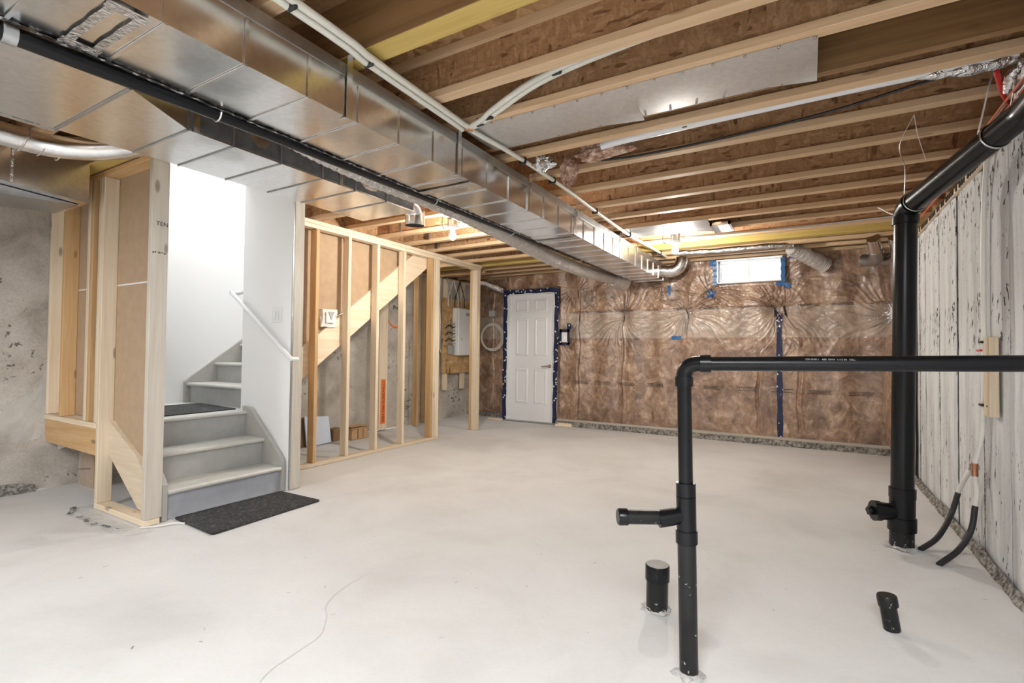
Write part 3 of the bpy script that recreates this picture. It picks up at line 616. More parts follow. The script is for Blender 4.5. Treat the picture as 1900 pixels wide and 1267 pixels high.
# electrical board
ob = thing('strand_board_backer', (-5.12,6.8,.75), 'strand board backing fixed to the concrete wall behind the electrical panel', 'board')
B(-5.125,-5.105,6.43,7.02,.755,1.99).build('board', OSBP, ob); B(-5.125,-5.105,7.022,7.33,.755,1.99).build('board', OSBP, ob)
for y in (6.50,6.98): B(-5.17,-5.13,y,y+.10,.48,2.3,c=.003).build('furring_strip', W['pinez'], ob)
pn = thing('electrical_panel', (-5.05,6.9,1.05), 'white electrical breaker panel on strand board behind the closet corner post', 'electrical panel')
B(-5.105,-5.02,6.70,7.12,1.05,1.84,c=.003).build('cabinet', WHITEP, pn); B(-5.02,-5.005,6.74,7.10,1.06,1.83,c=.003).build('cover', WHITE, pn)
B(-5.004,-5.001,6.93,7.05,1.72,1.77).build('printed_label', GCAB, pn); B(-5.005,-4.995,6.80,6.815,1.3,1.34).build('latch', CHROME, pn)
m = MB()
for k in range(7):
    z = 1.58-.055*k; MB().tube(smooth_path([(-5.06,6.70,z),(-5.05,6.62,z-.01),(-5.08,6.57,z+.02),(-5.10,6.50,z-.03)],5),.009,8).build('breaker_cable', BLACK if k%2 else GCAB, pn)
B(-5.10,-5.04,6.56,6.67,1.07,1.22,c=.004).build('service_box', GCAB, pn)
cbn = thing('cable_bundle', (-5.1,6.3,1.5), 'bundle of grey and black cables hanging left of the strand board', 'cables')
for k in range(7):
    y = 6.17+.035*k; m = MB().tube(smooth_path([(-5.13,y+.05,2.3),(-5.12,y,1.95),(-5.11,y-.03*math.sin(k),1.6),(-5.13,y+.03,1.25),(-5.15,y+.1,1.1)],6),.009,7); m.build('cable', (GCAB,BLACK,WCAB)[k%3], cbn)
for k in range(6):
    y = 6.55+.09*k; MB().tube([(-5.09,y+.13*(-1)**k,2.3),(-5.09,y,2.0),(-5.09,y,1.86)],.008,7).build('cable', (WCAB,GCAB,BLACK)[k%3], cbn)
cc = thing('cable_coil', (-4.62,7.1,1.38), 'coil of white cable hanging against dark insulation left of the door', 'cable')
for k in range(4):
    r_ = .20+.012*k; MB().tube([(-4.72+.012*k+r_*math.cos(a),7.30-.01*k,1.37+r_*math.sin(a)) for a in np.linspace(0,2*math.pi,37)],.006,7,caps=False).build('cable_loop', WCAB, cc)
MB().tube([(-4.72,7.3,1.57),(-4.80,7.3,2.0),(-4.82,7.3,2.32)],.006,7).build('cable', GCAB, cc)
tag(B(-4.72,-4.60,7.20,7.29,1.72,1.82,c=.004).build('outlet_box', GCAB), 'small grey box on dark insulation above the white cable coil', 'box')
tv = MB(); tv.tube([(-4.75,6.75,2.27),(-4.6,6.9,2.26),(-4.45,7.02,2.18),(-4.38,7.16,2.14)],[.05,.055,.06,.06],14); tag(tv.build('vent_duct', FOIL), 'short silver vent duct under the joists left of the white door', 'duct')
# light switch right of door
s2 = thing('light_switch', (-3.2,7.0,1.35), 'white light switch framed with blue tape beside the white door', 'switch')
m = MB()
for a in ((-3.285,-3.245,1.235,1.47),(-3.155,-3.115,1.235,1.47),(-3.285,-3.115,1.43,1.475),(-3.285,-3.115,1.235,1.27),(-3.16,-3.09,1.47,1.56)): m.box(a[0],a[1],6.990,6.994,a[2],a[3])
m.build('tape_surround', BLUE, s2); B(-3.245,-3.155,6.985,6.998,1.275,1.425,c=.002).build('cover_plate', WHITEP, s2); B(-3.21,-3.19,6.978,6.985,1.33,1.37).build('toggle', WHITE, s2); B(-3.25,-3.15,6.998,7.06,1.28,1.42).build('switch_box', GCAB, s2)
tag(B(-4.55,-4.29,6.96,7.01,.003,.03,c=.002).build('wood_scrap', W['pinex']), 'thin wood scrap on floor left of the white door', 'wood'); tag(B(-3.32,-3.05,6.93,6.99,.003,.05,c=.002).build('wood_scrap', W['pinex']), 'wood scrap on floor at the hinge side right of the white door', 'wood')
# ================================================================ DUCTS
def rectduct(name_, parent, x0,x1,y0,y1,z0,z1, m_, seed=0, bow=.006):
    m = MB(); nx,ny,nz_ = 8,6,4
    def bw(u,v,s): return bow*(math.sin(math.pi*u)*math.sin(math.pi*v))*(noise.noise(Vector((s*3.3,seed*1.7,u*1.5)))+.3)+bow*.25*noise.noise(Vector((u*3,v*3,seed+s)))*math.sin(math.pi*u)*math.sin(math.pi*v)
    m.grid(lambda u,v:(x0+u*(x1-x0),y0+v*(y1-y0),z0-bw(u,v,1)),nx,ny); m.grid(lambda u,v:(x0+u*(x1-x0),y0+v*(y1-y0),z1),1,1)
    m.grid(lambda u,v:(x1+bw(u,v,2),y0+u*(y1-y0),z0+v*(z1-z0)),ny,nz_); m.grid(lambda u,v:(x0-bw(u,v,3),y0+u*(y1-y0),z0+v*(z1-z0)),ny,nz_)
    return m.build(name_, m_, parent, recalc=False)
D1X0,D1X1,D1Z0,D1Z1 = -2.075,-1.68,2.105,2.325
md = thing('main_supply_duct', (-1.9,2.5,2.1), 'long shiny galvanised rectangular duct running under the joists to the far wall', 'duct')
for k in range(36):
    a = -2.284+.2531*k; b = a+.2531
    rectduct('duct_section', md, D1X0,D1X1,a+.001,b-.001,D1Z0,D1Z1,GALV,k,.005)
    MB().box(D1X0,D1X1+.006,b-.006,b+.006,D1Z0-.006,D1Z0-.001).box(D1X1+.001,D1X1+.007,b-.006,b+.006,D1Z0-.002,D1Z1-.06).build('seam_cleat', GALV, md)
B(D1X0,D1X1,6.822,6.83,D1Z0,D1Z1).build('duct_end_cap', GALV, md)
B(D1X1-.0,D1X1+.004,-2.4,6.82,D1Z1-.05,D1Z1).build('top_flange_strip', GALVD, md)
for y in (1.44,2.22,3.05,3.86,5.0,5.6):
    MB().box(D1X1+.008,D1X1+.0105,y,y+.03,D1Z0-.004,ZJ+.0).box(D1X1-.04,D1X1+.0105,y,y+.03,D1Z0-.0085,D1Z0-.0065).box(D1X1+.008,D1X1+.05,y-.005,y+.03,ZJ-.003,ZJ-.0005).build('hanger_strap', GALVR, md)
for (a,b,c,d_) in ((-2.04,.620,-1.70,.645),(-2.04,.690,-1.70,.715),(-2.06,.615,-2.01,.72),(-1.73,.615,-1.685,.72)):
    MB().grid(lambda u,v,a=a,b=b,c=c,d_=d_:(a+u*(c-a),b+.42*0+v*(d_-b)+.0015*math.sin(u*17),D1Z0-.009-.002*noise.noise(Vector((u*20,v*8,a)))),20,5).build('foil_tape', TAPE, md)
for y in (2.35,3.9): MB().grid(lambda u,v,y=y:(D1X0+u*(D1X1-D1X0),y+v*.06,D1Z0-.008),10,2).build('foil_tape', TAPE, md)
MB().grid(lambda u,v:(D1X0-.006+(.016+.010*noise.noise(Vector((u*90,9,0))))*v,-.8+u*4.6,D1Z0-.006-.005*noise.noise(Vector((u*120,v*3,1)))),420,2).build('torn_foil_edge', FOILK, md)
# elbow at far end
eb = thing('end_elbow_duct', (-1.5,6.7,2.1), 'shiny round elbow duct leaving the far end of the main duct toward the window', 'duct')
MB().tube([(-1.68,6.70,2.215),(-1.62,6.70,2.215)]+elbow((-1.60,6.70,2.205),(-1.42,6.70,2.18),(-1.415,6.72,2.36)),.082,18).build('elbow_pipe', GALVR, eb)
for x in (-1.61,-1.55): MB().tube([(x,6.70,2.21),(x+.012,6.70,2.209)],.087,18).build('collar_ring', GALVR, eb)
# wide duct 2
rd = thing('return_air_duct', (-2.75,1.0,2.1), 'wide flat galvanised return duct over the stair opening', 'duct')
Z2,Z2T = 2.125,2.33
for k in range(4):
    a = -2.2+.775*k; rectduct('duct_section', rd, -2.99,-2.265,a+.001,a+.774,Z2,Z2T,GALV,40+k,.006)
    MB().box(-2.99,-2.26,a+.768,a+.780,Z2-.006,Z2-.001).build('seam_cleat', GALVD, rd)
m = MB()
P0 = [(-2.995,.905),(-2.265,.905),(-2.455,1.205),(-2.985,1.205)]
m.quad(*[(x,y,Z2) for x,y in P0]).quad(*[(x,y,Z2T) for x,y in P0])
for i in range(4): (xa,ya),(xb,yb) = P0[i],P0[(i+1)%4]; m.quad((xa,ya,Z2),(xb,yb,Z2),(xb,yb,Z2T),(xa,ya,Z2T))
m.build('taper_section', GALV, rd)
sy = [1.207,1.42,1.68,1.95,2.2,2.47,2.75]
for i in range(6):
    rectduct('duct_section', rd, -2.985+.0*i,-2.46,sy[i]+.001,sy[i+1]-.001,Z2,Z2T-.03,GALV,60+i,.007)
    MB().box(-2.985,-2.455,sy[i]-.004,sy[i]+.004,Z2-.005,Z2-.001).box(-2.458,-2.453,sy[i]-.004,sy[i]+.004,Z2,Z2T-.03).build('seam_cleat', GALVD, rd)
B(-2.985,-2.46,2.75,2.753,Z2,Z2T-.03).build('duct_end_cap', GALV, rd)
B(-2.4585,-2.4570,1.21,2.74,Z2+.01,Z2T-.035).build('shaded_side_sheet', plain('gap_shade_sheet',(.16,.165,.17),.5,.6,var=.3), rd)  # dark sheet paints the shade of the duct gap onto this side
for y in (1.23,2.07): B(-2.457,-2.452,y,y+.028,Z2-.003,ZJ).build('hanger_strap', GALVR, rd)
B(-3.03,-2.995,-2.2,.91,Z2-.002,Z2+.03).build('taped_edge', TAPE, rd)
el = thing('open_vent_elbow', (-2.6,2.9,2.1), 'galvanised elbow vent with open end facing down beyond the return duct', 'duct')
MB().tube([(-2.60,2.75,2.235),(-2.60,2.80,2.235)]+elbow((-2.60,2.80,2.235),(-2.605,2.915,2.235),(-2.61,2.93,2.16)),.072,20,caps=False).build('elbow_pipe', GALVR, el)
MB().tube([(-2.61,2.93,2.165),(-2.612,2.932,2.085)],.074,24,caps=False).build('open_collar', GALVR, el)
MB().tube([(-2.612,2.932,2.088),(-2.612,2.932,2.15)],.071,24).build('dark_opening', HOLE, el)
for a,b in (((-2.60,2.79,2.237),(-2.60,2.80,2.236)),((-2.608,2.925,2.185),(-2.609,2.928,2.178))): MB().tube([a,b],.077,20).build('seam_ring', GALVR, el)
# black drain + flexible duct between the ducts
dp = thing('overhead_drain_pipe', (-2.2,3.0,2.1), 'long black drain pipe slung beneath the gap between the two ducts', 'pipe')
MB().tube([(-2.112,-2.0,2.058),(-2.112,.5,2.078),(-2.112,1.36,2.100),(-2.112,3.5,2.118),(-2.112,6.95,2.146)],.028,16).build('pipe', ABS, dp)
MB().tube([(-2.112,.50,2.078),(-2.112,.535,2.079)],.033,16).build('coupling', GALVD, dp)
for y,x in ((1.15,-2.112),(2.55,-2.112),(3.55,-2.112),(5.0,-2.112)):
    m = MB(); zc = 2.095+(y-1.15)*.0095; m.tube([(x+.031*math.cos(a),y,zc+.031*math.sin(a)) for a in np.linspace(math.pi,2*math.pi,12)],.004,6); m.tube([(x-.031,y,zc),(x-.033,y+.01,2.34)],.003,5); m.build('pipe_hanger', STEELW, dp)
fd = thing('flexible_duct', (-2.3,4.0,2.1), 'silver ribbed flexible duct running below the black drain pipe to the far wall', 'duct')
path = smooth_path([(-2.24,1.3,2.21),(-2.22,1.6,2.145),(-2.205,2.1,2.12),(-2.205,2.8,2.135),(-2.21,3.6,2.115),(-2.215,4.6,2.06),(-2.22,5.5,2.065),(-2.22,6.4,2.10)],30)
MB().tube(path,[.026+.044*min(1,max(0,i-30)/100)+.0035*math.sin(i*2.1) for i in range(len(path))],18).build('duct_sleeve', FLEX, fd)
MB().tube([(-2.22,6.38,2.10),(-2.21,6.55,2.10),(-2.20,6.7,2.10),(-2.17,6.8,2.12)],[.09,.125,.125,.07],18).build('bulging_end', FLEX, fd)
# far right flexible duct
fr_ = thing('flexible_duct', (0,6.9,2.3), 'fat grey flexible duct sleeve dropping from the joists right of the window', 'duct')
pp = smooth_path([(-.18,6.62,2.345),(-.10,6.72,2.33),(.02,6.83,2.27),(.12,6.93,2.215),(.17,6.98,2.19)],8)
MB().tube(pp,[.06+.004*math.sin(i*2.2)+.03*math.sin(min(1,i/12)*math.pi/2) for i in range(len(pp))],18).build('duct_sleeve', PVAP, fr_)
for j,(x,lab) in enumerate(((.62,'dark galvanised elbow duct near the right corner, left of its twin'),(.80,'dark galvanised elbow duct tucked behind the tall black pipe'))):
    t_ = thing('elbow_duct', (x,6.6,2.2), lab, 'duct', 'elbow ducts near the right corner')
    MB().tube([(x-.04,6.35,2.34),(x-.03,6.40,2.31),(x,6.55,2.24)],.06,16).build('collar_pipe', GALVR, t_)
    MB().tube([(x,6.54,2.245),(x+.02,6.64,2.19),(x+.0,6.75,2.17),(x-.08,6.84,2.19)],[.064,.066,.07,.07],16).build('elbow_pipe', GALVD, t_)
# left box duct and round duct
bd = thing('boot_duct', (-4.5,.9,2.1), 'boxy galvanised boot duct meeting the near stud frame at upper left', 'duct')
m = MB(); x0,x1 = -4.75,-4.20
m.v = [(x0,-.6,2.24),(x1,-.6,2.24),(x1,1.45,2.095),(x0,1.45,2.095),(x0,-.6,2.42),(x1,-.6,2.42),(x1,1.45,2.385),(x0,1.45,2.385)]
for q in ((0,3,2,1),(4,5,6,7),(0,1,5,4),(1,2,6,5),(2,3,7,6),(3,0,4,7)): m.face(list(q))
m.build('duct_body', GALV, bd)
MB().prism([(.2,2.18),(1.43,2.092),(1.0,2.06),(.2,2.09)],'x',-4.72,-4.30).build('bottom_boot', GALVD, bd)
B(-4.199,-4.192,.98,1.01,2.13,2.40).build('seam_cleat', TAPE, bd); B(-4.199,-4.192,1.06,1.07,2.13,2.39).build('seam_cleat', TAPE, bd)
tag(MB().tube([(-4.6,.1,2.05),(-4.62,.6,2.03),(-4.6,.95,2.06)],[.09,.085,.05],14).build('black_sleeve', HOLE),'black sleeve hanging under the boot duct against the left wall','sleeve')
rdp = thing('round_duct', (-3.6,.8,2.2), 'shiny round duct with wire ties beside the wide return duct at upper left', 'duct')
pth = [(-3.72,-.8,2.27),(-3.70,.6,2.255),(-3.69,.95,2.25)]+elbow((-3.69,1.0,2.25),(-3.68,1.20,2.25),(-3.42,1.36,2.29))+[(-3.1,1.45,2.31)]
MB().tube(pth,.062,18).build('round_pipe', GALVR, rdp)
for y in (.98,1.06,1.14):
    MB().tube([(-3.69+.066*math.cos(a),y+.02*math.sin(a),2.25+.066*math.sin(a)) for a in np.linspace(0,2*math.pi,20)],.0035,5,caps=False).build('wire_tie', STEELW, rdp)
MB().tube([(-3.52,-.6,2.37),(-3.45,.9,2.36)],.035,12).build('foil_branch', FOIL, rdp)
# panning sheets under joists
pa = thing('joist_panning', (-.8,2.42,ZJ), 'flat galvanised sheet nailed under two joists at the upper centre', 'metal sheet')
def pan(x0,x1,y0,y1,p,s,zz=ZJ-.002,m_=GALVP):
    MB().grid(lambda u,v:(x0+u*(x1-x0),y0+v*(y1-y0),zz-.007*math.sin(math.pi*v)*(.6+.4*noise.noise(Vector((u*2.0,s,0))))-(.02*max(0,(u-.75)*4)*v**6)),40,14).build('metal_panel', m_, p)
pan(-1.66,-.735,2.245,2.585,pa,1); pan(-.738,.035,2.245,2.580,pa,5)
for i in range(14):
    for y in (2.255,2.572):
        x = -1.6+.125*i; MB().tube([(x,y,ZJ-.003),(x,y,ZJ-.008)],.006,6).build('screw', CHROME, pa)
pb = thing('joist_panning', (-1.2,5.1,ZJ), 'smaller galvanised sheet under the joists beside the right hand bulb', 'metal sheet')
pan(-1.62,-.80,4.86,5.28,pb,9,m_=GALVD)
tf = thing('access_fixture', (-.72,5.15,2.34), 'small white metal box frame fixed under joists right of the small sheet', 'fixture')
m = MB(); [m.box(*a) for a in ((-.80,-.62,5.0,5.02,2.33,2.358),(-.80,-.62,5.32,5.34,2.33,2.358),(-.80,-.78,5.0,5.34,2.33,2.358),(-.64,-.62,5.0,5.34,2.33,2.358))]; m.build('frame', GALVR, tf); B(-.78,-.64,5.02,5.32,2.342,2.35).build('white_plate', WHITE, tf)
tag(B(-2.92,-2.72,5.55,5.72,2.335,2.358,c=.003).build('ceiling_plate', WHITE), 'small white plate under joists left of the flexible duct', 'plate')
# ---- supply pipes
wp = thing('water_pipes', (-1.55,3,2.33), 'pair of ivory water pipes clipped under the joists along the duct', 'pipe')
def ppath(dx,dz=0): return smooth_path([(-1.53+dx,-2.0,2.325+dz),(-1.53+dx,1.0,2.325+dz),(-1.56+dx,1.5,2.33+dz),(-1.585+dx,2.19,2.335+dz)],6)
MB().tube(ppath(0),.0145,10).build('pipe', PEX, wp); MB().tube(ppath(-.034,-.006),.0145,10).build('pipe', PEX, wp)
MB().tube(smooth_path([(-1.60,2.19,2.335),(-1.56,2.73,2.338),(-1.55,3.4,2.335),(-1.57,4.1,2.335),(-1.585,5.05,2.335),(-1.55,5.7,2.335),(-1.53,6.4,2.335)],6),.0135,10).build('pipe', PEX, wp)
for dy in (0,.035):
    MB().tube(smooth_path([(-1.585,2.20+dy*.3,2.335),(-1.48,2.165+dy*.6,2.34),(-1.38,2.13+dy,2.36),(-1.1,2.07+dy,2.41),(-.75,2.06+dy,2.45),(-.3,2.06+dy,2.47),(.9,2.06+dy,2.47)],7),.0145,10).build('branch_pipe', PEX, wp)
MB().tube([(-1.60,2.185,2.335),(-1.57,2.215,2.335)],.021,10).build('pipe_fitting', COPPER, wp)
for (x,y,z) in ((-1.545,1.09,2.325),(-1.58,1.48,2.33),(-1.43,2.17,2.355),(-1.50,2.19,2.345),(-1.0,2.08,2.43),(-.42,2.08,2.47),(-1.56,2.76,2.337),(-1.555,3.18,2.336),(-1.572,4.05,2.336),(-1.585,5.03,2.336),(-1.54,6.1,2.336)):
    MB().cbox(x-.03,x+.022,y-.009,y+.009,z-.024,z+.022,c=.006).build('pipe_clip', BLACK, wp)
tag(MB().tube(smooth_path([(-1.08,2.88,2.375),(-.9,2.87,2.39),(0,2.86,2.40),(.76,2.86,2.40)],6),.028,12).build('vent_pipe', plain('white_pvc',(.80,.81,.83),.25)), 'white plastic pipe lying along a joist below the big metal sheet', 'pipe')
tag(MB().tube(smooth_path([(.40,2.86,2.385),(.62,2.87,2.375),(.74,2.87,2.385),(.80,2.88,2.41)],5),[.010,.016,.026,.020,.03,.032,.026,.03,.032,.03,.03,.03,.03,.03,.03,.03][:16],8).build('foil_wrap', FOIL), 'crumpled foil wrapping the right end of the white plastic pipe', 'foil')
tag(B(-.60,-.575,2.845,2.85,2.37,2.47).build('joist_strap', GALVR), 'small metal strap below the white plastic pipe', 'strap')
tag(MB().tube(smooth_path([(-1.15,3.05,2.36),(-.9,3.10,2.365),(-.4,3.115,2.38),(.1,3.09,2.40),(.5,3.03,2.43),(.88,2.98,2.45)],8),.0075,8).build('black_cable', BLACK), 'black cable drooping along the joist under the white plastic pipe', 'cable')
# torn insulation wad
GRP = {'mortar':'mortar rings round the pipe feet','insulation':'torn fibreglass scraps by the duct'}
def wad(name, c, r, m_, label, seed, cat='insulation'):
    bm = bmesh.new(); bmesh.ops.create_icosphere(bm, subdivisions=4, radius=1)
    for v in bm.verts:
        d_ = v.co.normalized(); k = 1+.55*noise.noise(d_*1.7+Vector((seed,0,0)))+.28*noise.noise(d_*5+Vector((seed,3,0)))+.12*noise.noise(d_*13)
        v.co = Vector((c[0]+d_.x*r[0]*k,c[1]+d_.y*r[1]*k,c[2]+d_.z*r[2]*k))
    m = MB(); m.add(bm, True); bm.free(); return tag(m.build(name, m_), label, cat, GRP.get(cat))
wad('torn_insulation',(-1.10,2.93,2.375),(.20,.055,.05),FIBRE,'torn brown fibreglass scrap stuffed between joists beside the duct',3)
wad('torn_insulation',(-1.34,2.98,2.30),(.055,.04,.085),FIBRE,'ragged fibreglass tuft hanging down beside the duct rim',8)
wad('foil_wad',(-1.46,2.86,2.335),(.06,.06,.045),FOIL,'crumpled silver foil wad touching the main duct rim',5,'foil')
# ---- bulbs
def bulb(x,y,z,label):
    t_ = thing('light_bulb', (x,y,z), label, 'lamp', 'bare bulbs under the joists')
    m = MB(); pr = [(0,-.035),(.016,-.033),(.028,-.020),(.032,-.002),(.029,.014),(.018,.034),(.014,.045)]
    m.tube([(x,y,z+b) for a,b in pr],[max(a,.001) for a,b in pr],18); m.build('glass_bulb', GLOW, t_)
    MB().tube([(x,y,z+.046),(x,y,z+.075)],.019,14).build('bulb_socket', WHITEP, t_); MB().tube([(x,y,z+.075),(x,y,z+.10)],[.05,.055],18).build('socket_base', WHITEP, t_)
    MB().tube([(x,y,z+.1),(x,y,ZJ+.04)],.05,12).build('mounting_box', GALVD, t_)
    B(x-.02,x+.02,y-.16,y+.0,ZJ-.004,ZJ-.0005).build('mounting_bracket', GALVD, t_)
    MB().tube(smooth_path([(x-.05,y,z+.11),(x-.10,y,z+.08),(x-.13,y,z+.13),(x-.12,y,z+.2)],5),.004,6).build('cable', BLACK, t_)
bulb(-2.873,3.75,2.20,'bare glowing bulb under the joists left of the ducts, above the stud row'); bulb(-1.2,5.38,2.20,'bare glowing bulb under the joists right of the main duct, before the window')
# ================================================================ DRAINS IN FRONT
fp = thing('front_drain_stack', (-.36,1.854,0), 'slender black drain standpipe in the foreground with an elbow to a long horizontal pipe', 'pipe')
tilt = lambda z: (-.36-.0195*z, 1.852-.002*z, z)
MB().tube([tilt(.003),tilt(.47)],.0315,20).build('lower_pipe', ABSD, fp)
MB().tube([tilt(.66),tilt(1.03)],.0245,20).build('upper_pipe', ABS, fp)
m = MB(); m.tube([tilt(.455),tilt(.50)],.0375,20); m.tube([tilt(.50),tilt(.62)],.0335,20); m.tube([tilt(.615),tilt(.665)],.0335,20); m.build('tee_fitting', ABS, fp)
T = Vector(tilt(.555)); E_ = Vector((-.566,1.727,.494+.012)); dr = (E_-T).normalized(); dr = Vector((dr.x,dr.y,0)).normalized()
MB().tube([T,T+dr*.06+Vector((0,0,-.012)),T+dr*.10+Vector((0,0,-.018))],[.026,.030,.030],16).build('tee_branch', ABS, fp)
q0 = T+dr*.075+Vector((0,0,-.012)); q1 = q0+dr*.165+Vector((0,0,.002)); MB().tube([q0,q1],.0245,18).build('side_arm', ABSD, fp)
MB().tube([q1-dr*.03,q1-dr*.001,q1+dr*.004],[.029,.029,.026],18).build('end_cap', ABS, fp)
H0 = Vector((-.355,1.840,1.085)); H1 = Vector((.842,2.055,1.108)); hd_ = (H1-H0).normalized()
MB().tube([H0+hd_*.03,H1],.0245,20).build('horizontal_pipe', ABS, fp)
MB().tube(elbow(tilt(1.035),Vector(tilt(1.087)),H0+hd_*.035,8),.0275,18).build('elbow_fitting', ABS, fp)
MB().tube([tilt(1.005),tilt(1.04)],.031,20).build('elbow_collar', ABS, fp); MB().tube([H0+hd_*.03,H0+hd_*.065],.031,20).build('elbow_collar', ABS, fp)
yaw = math.atan2(hd_.y,hd_.x)
text('CSA B181.1   ABS  DWV  1-1/2 IN   CELLULAR CORE   CERTIFIED   ABS-DWV   1-1/2"','pipe_print',GCAB,fp,H0+hd_*.35+Vector((.003,-.0215,.0125)),(math.radians(62),0,yaw),.008)
wad('concrete_collar',(-.36,1.85,.003),(.044,.044,.014),MORTAR,'rough mortar ring round the foot of the foreground standpipe',11,'mortar')
sb = thing('floor_drain_stub', (-.57,2.24,0), 'short capped black stub pipe left of the foreground standpipe', 'pipe', 'stub pipes in the floor')
MB().tube([(-.572,2.243,.003),(-.570,2.241,.15)],.046,24).build('pipe', ABSD, sb)
MB().tube([(-.570,2.241,.13),(-.570,2.241,.192),(-.570,2.241,.196)],[.0515,.0515,.049],24).build('pipe_cap', ABS, sb); MB().tube([(-.570,2.241,.196),(-.570,2.241,.1975)],.047,24).build('dusty_cap_top', plain('dusty_cap',(.42,.42,.41),.6,var=.1), sb)
wad('concrete_collar',(-.572,2.243,.003),(.057,.057,.014),MORTAR,'mortar ring round the foot of the capped stub pipe',14,'mortar')
ss = thing('floor_drain_stub', (.289,2.584,0), 'small leaning black stub pipe alone on the floor at lower right', 'pipe', 'stub pipes in the floor')
MB().tube([(.295,2.584,.003),(.278,2.580,.11)],.030,20).build('pipe', ABSD, ss); MB().tube([(.282,2.581,.098),(.276,2.580,.134),(.2755,2.58,.139)],[.036,.036,.033],20).build('pipe_cap', ABSD, ss)
# tall stack right
ts = thing('tall_drain_stack', (.471,3.723,0), 'tall thick black drain stack with cleanout beside the right wall', 'pipe')
tl = lambda z: (.471+.0135*z, 3.723, z)
MB().tube([tl(.003),tl(.12)],.0605,26).build('base_pipe', ABSD, ts); MB().tube([tl(.30),tl(1.93)],.0575,28).build('vertical_pipe', ABS, ts)
m = MB(); m.tube([tl(.10),tl(.175)],.071,26); m.tube([tl(.175),tl(.30)],.064,26); m.tube([tl(.29),tl(.345)],.0665,26); m.build('cleanout_tee', ABS, ts)
co = Vector(tl(.205)); cdir = Vector((-.62,-.78,0)).normalized(); cdir = Vector((-.93,-.36,0)).normalized()
MB().tube([co+cdir*.03,co+cdir*.10,co+cdir*.13],[.045,.050,.052],22).build('cleanout_neck', ABS, ts); MB().tube([co+cdir*.12,co+cdir*.155],.058,24).build('cleanout_plug', ABS, ts); MB().tube([co+cdir*.15,co+cdir*.185],.026,4).build('plug_nut', ABS, ts)
V = Vector(tl(1.99)); DE = Vector((.789,2.87,2.152)); ddir = (DE-V).normalized()
MB().tube([V+ddir*.05,DE-ddir*.05]+elbow(DE-ddir*.04,DE,(.789,2.82,2.153),5)+[(.789,1.9,2.17)],.0575,28).build('diagonal_pipe', ABS, ts); MB().tube(elbow(tl(1.93),V,V+ddir*.07,8),.0625,24).build('elbow_fitting', ABS, ts); MB().tube([tl(1.90),tl(1.945)],.068,26).build('elbow_collar', ABS, ts); MB().tube([V+ddir*.055,V+ddir*.085],.066,26).build('elbow_collar', ABS, ts)
wad('concrete_collar',(.471,3.715,.003),(.082,.078,.016),MORTAR,'mortar ring round the foot of the tall stack',17,'mortar')
def ringwire(c, ax, r, m_, parent, name='wire_loop', th=.003):
    ax = ax.normalized(); u = ax.orthogonal().normalized(); w_ = ax.cross(u)
    return MB().tube([c+(u*math.cos(a)+w_*math.sin(a))*r for a in np.linspace(0,2*math.pi,26)],th,5,caps=False).build(name, m_, parent)
hw = thing('pipe_hanger_wire', (.5,3.6,2.2), 'thin wire looped round the tall stack elbow and tied to a joist', 'wire')
ringwire(V+ddir*.10, ddir, .061, STEELW, hw); pA = V+ddir*.10+Vector((-.05,0,.05)); MB().tube(smooth_path([pA,pA+Vector((-.01,-.1,.12)),(.42,3.32,2.24),(.47,3.24,2.36)],5),.0022,5).build('wire', STEELW, hw)
MB().tube(smooth_path([(.47,3.24,2.36),(.50,3.34,2.28),(.55,3.45,2.18)],4),.0018,5).build('wire', STEELW, hw)
hc = thing('pipe_hanger_chain', (.75,3.1,2.2), 'perforated metal strap looped under the diagonal black pipe near the wall', 'strap')
c2 = V.lerp(DE,.80); ringwire(c2, ddir, .061, GALVR, hc, 'strap_loop', .004); MB().tube([c2+Vector((-.06,.0,.02)),(c2.x-.05,c2.y-.12,2.30),(c2.x-.03,c2.y-.2,2.42)],.004,5).build('strap', GALVR, hc); MB().tube([c2+Vector((.04,-.02,.05)),(c2.x+.04,c2.y-.12,2.38)],.004,5).build('strap', GALVR, hc)
# small things on the wall at right
bt = thing('wall_batten', (.83,3.51,.80), 'pine batten nailed upright to the limewashed right wall behind the black pipe', 'batten')
B(.80,.838,3.46,3.56,.81,1.225,c=.004).build('batten_board', W['pinez'], bt)
for y,z in ((3.64,1.195),(3.64,.855)): B(.80,.83,y-.03,y+.02,z,z+.012).build('pipe_clip', BLACK, bt)
MB().tube([(.80,3.60,1.155),(.79,3.63,1.155)],.006,8).build('red_nail', REDT, bt); B(.798,.80,3.50,3.512,.86,.868).build('nail', BLACK, bt)
ho = thing('water_hose', (.81,3.7,0), 'white water tube on the right wall forking into black tubes in the floor', 'hose')
MB().tube(smooth_path([(.82,3.55,2.22),(.825,3.64,1.95),(.825,3.665,1.5),(.822,3.64,1.15),(.822,3.655,.9),(.818,3.68,.70),(.80,3.735,.52)],8),.0125,10).build('white_tube', HOSE, ho)
J = Vector((.80,3.74,.50))
MB().tube([J+Vector((0,-.005,.03)),J+Vector((0,0,.0)),J+Vector((0,.0,-.045))],.016,10).build('copper_fitting', COPPER, ho); MB().tube([J+Vector((0,0,0)),J+Vector((0,.07,-.02))],.014,10).build('copper_fitting', COPPER, ho); B(J.x-.02,J.x+.02,J.y-.01,J.y+.02,J.z-.01,J.z+.02,c=.003).build('fitting_valve', CHROME, ho)
MB().tube(smooth_path([J+Vector((0,.0,-.04)),(.80,3.70,.38),(.79,3.69,.30)],6),.0125,10).build('white_tube', HOSE, ho); MB().tube(smooth_path([J+Vector((-.005,.06,-.02)),(.78,3.90,.38),(.77,3.95,.31)],6),.0125,10).build('white_tube', HOSE, ho)
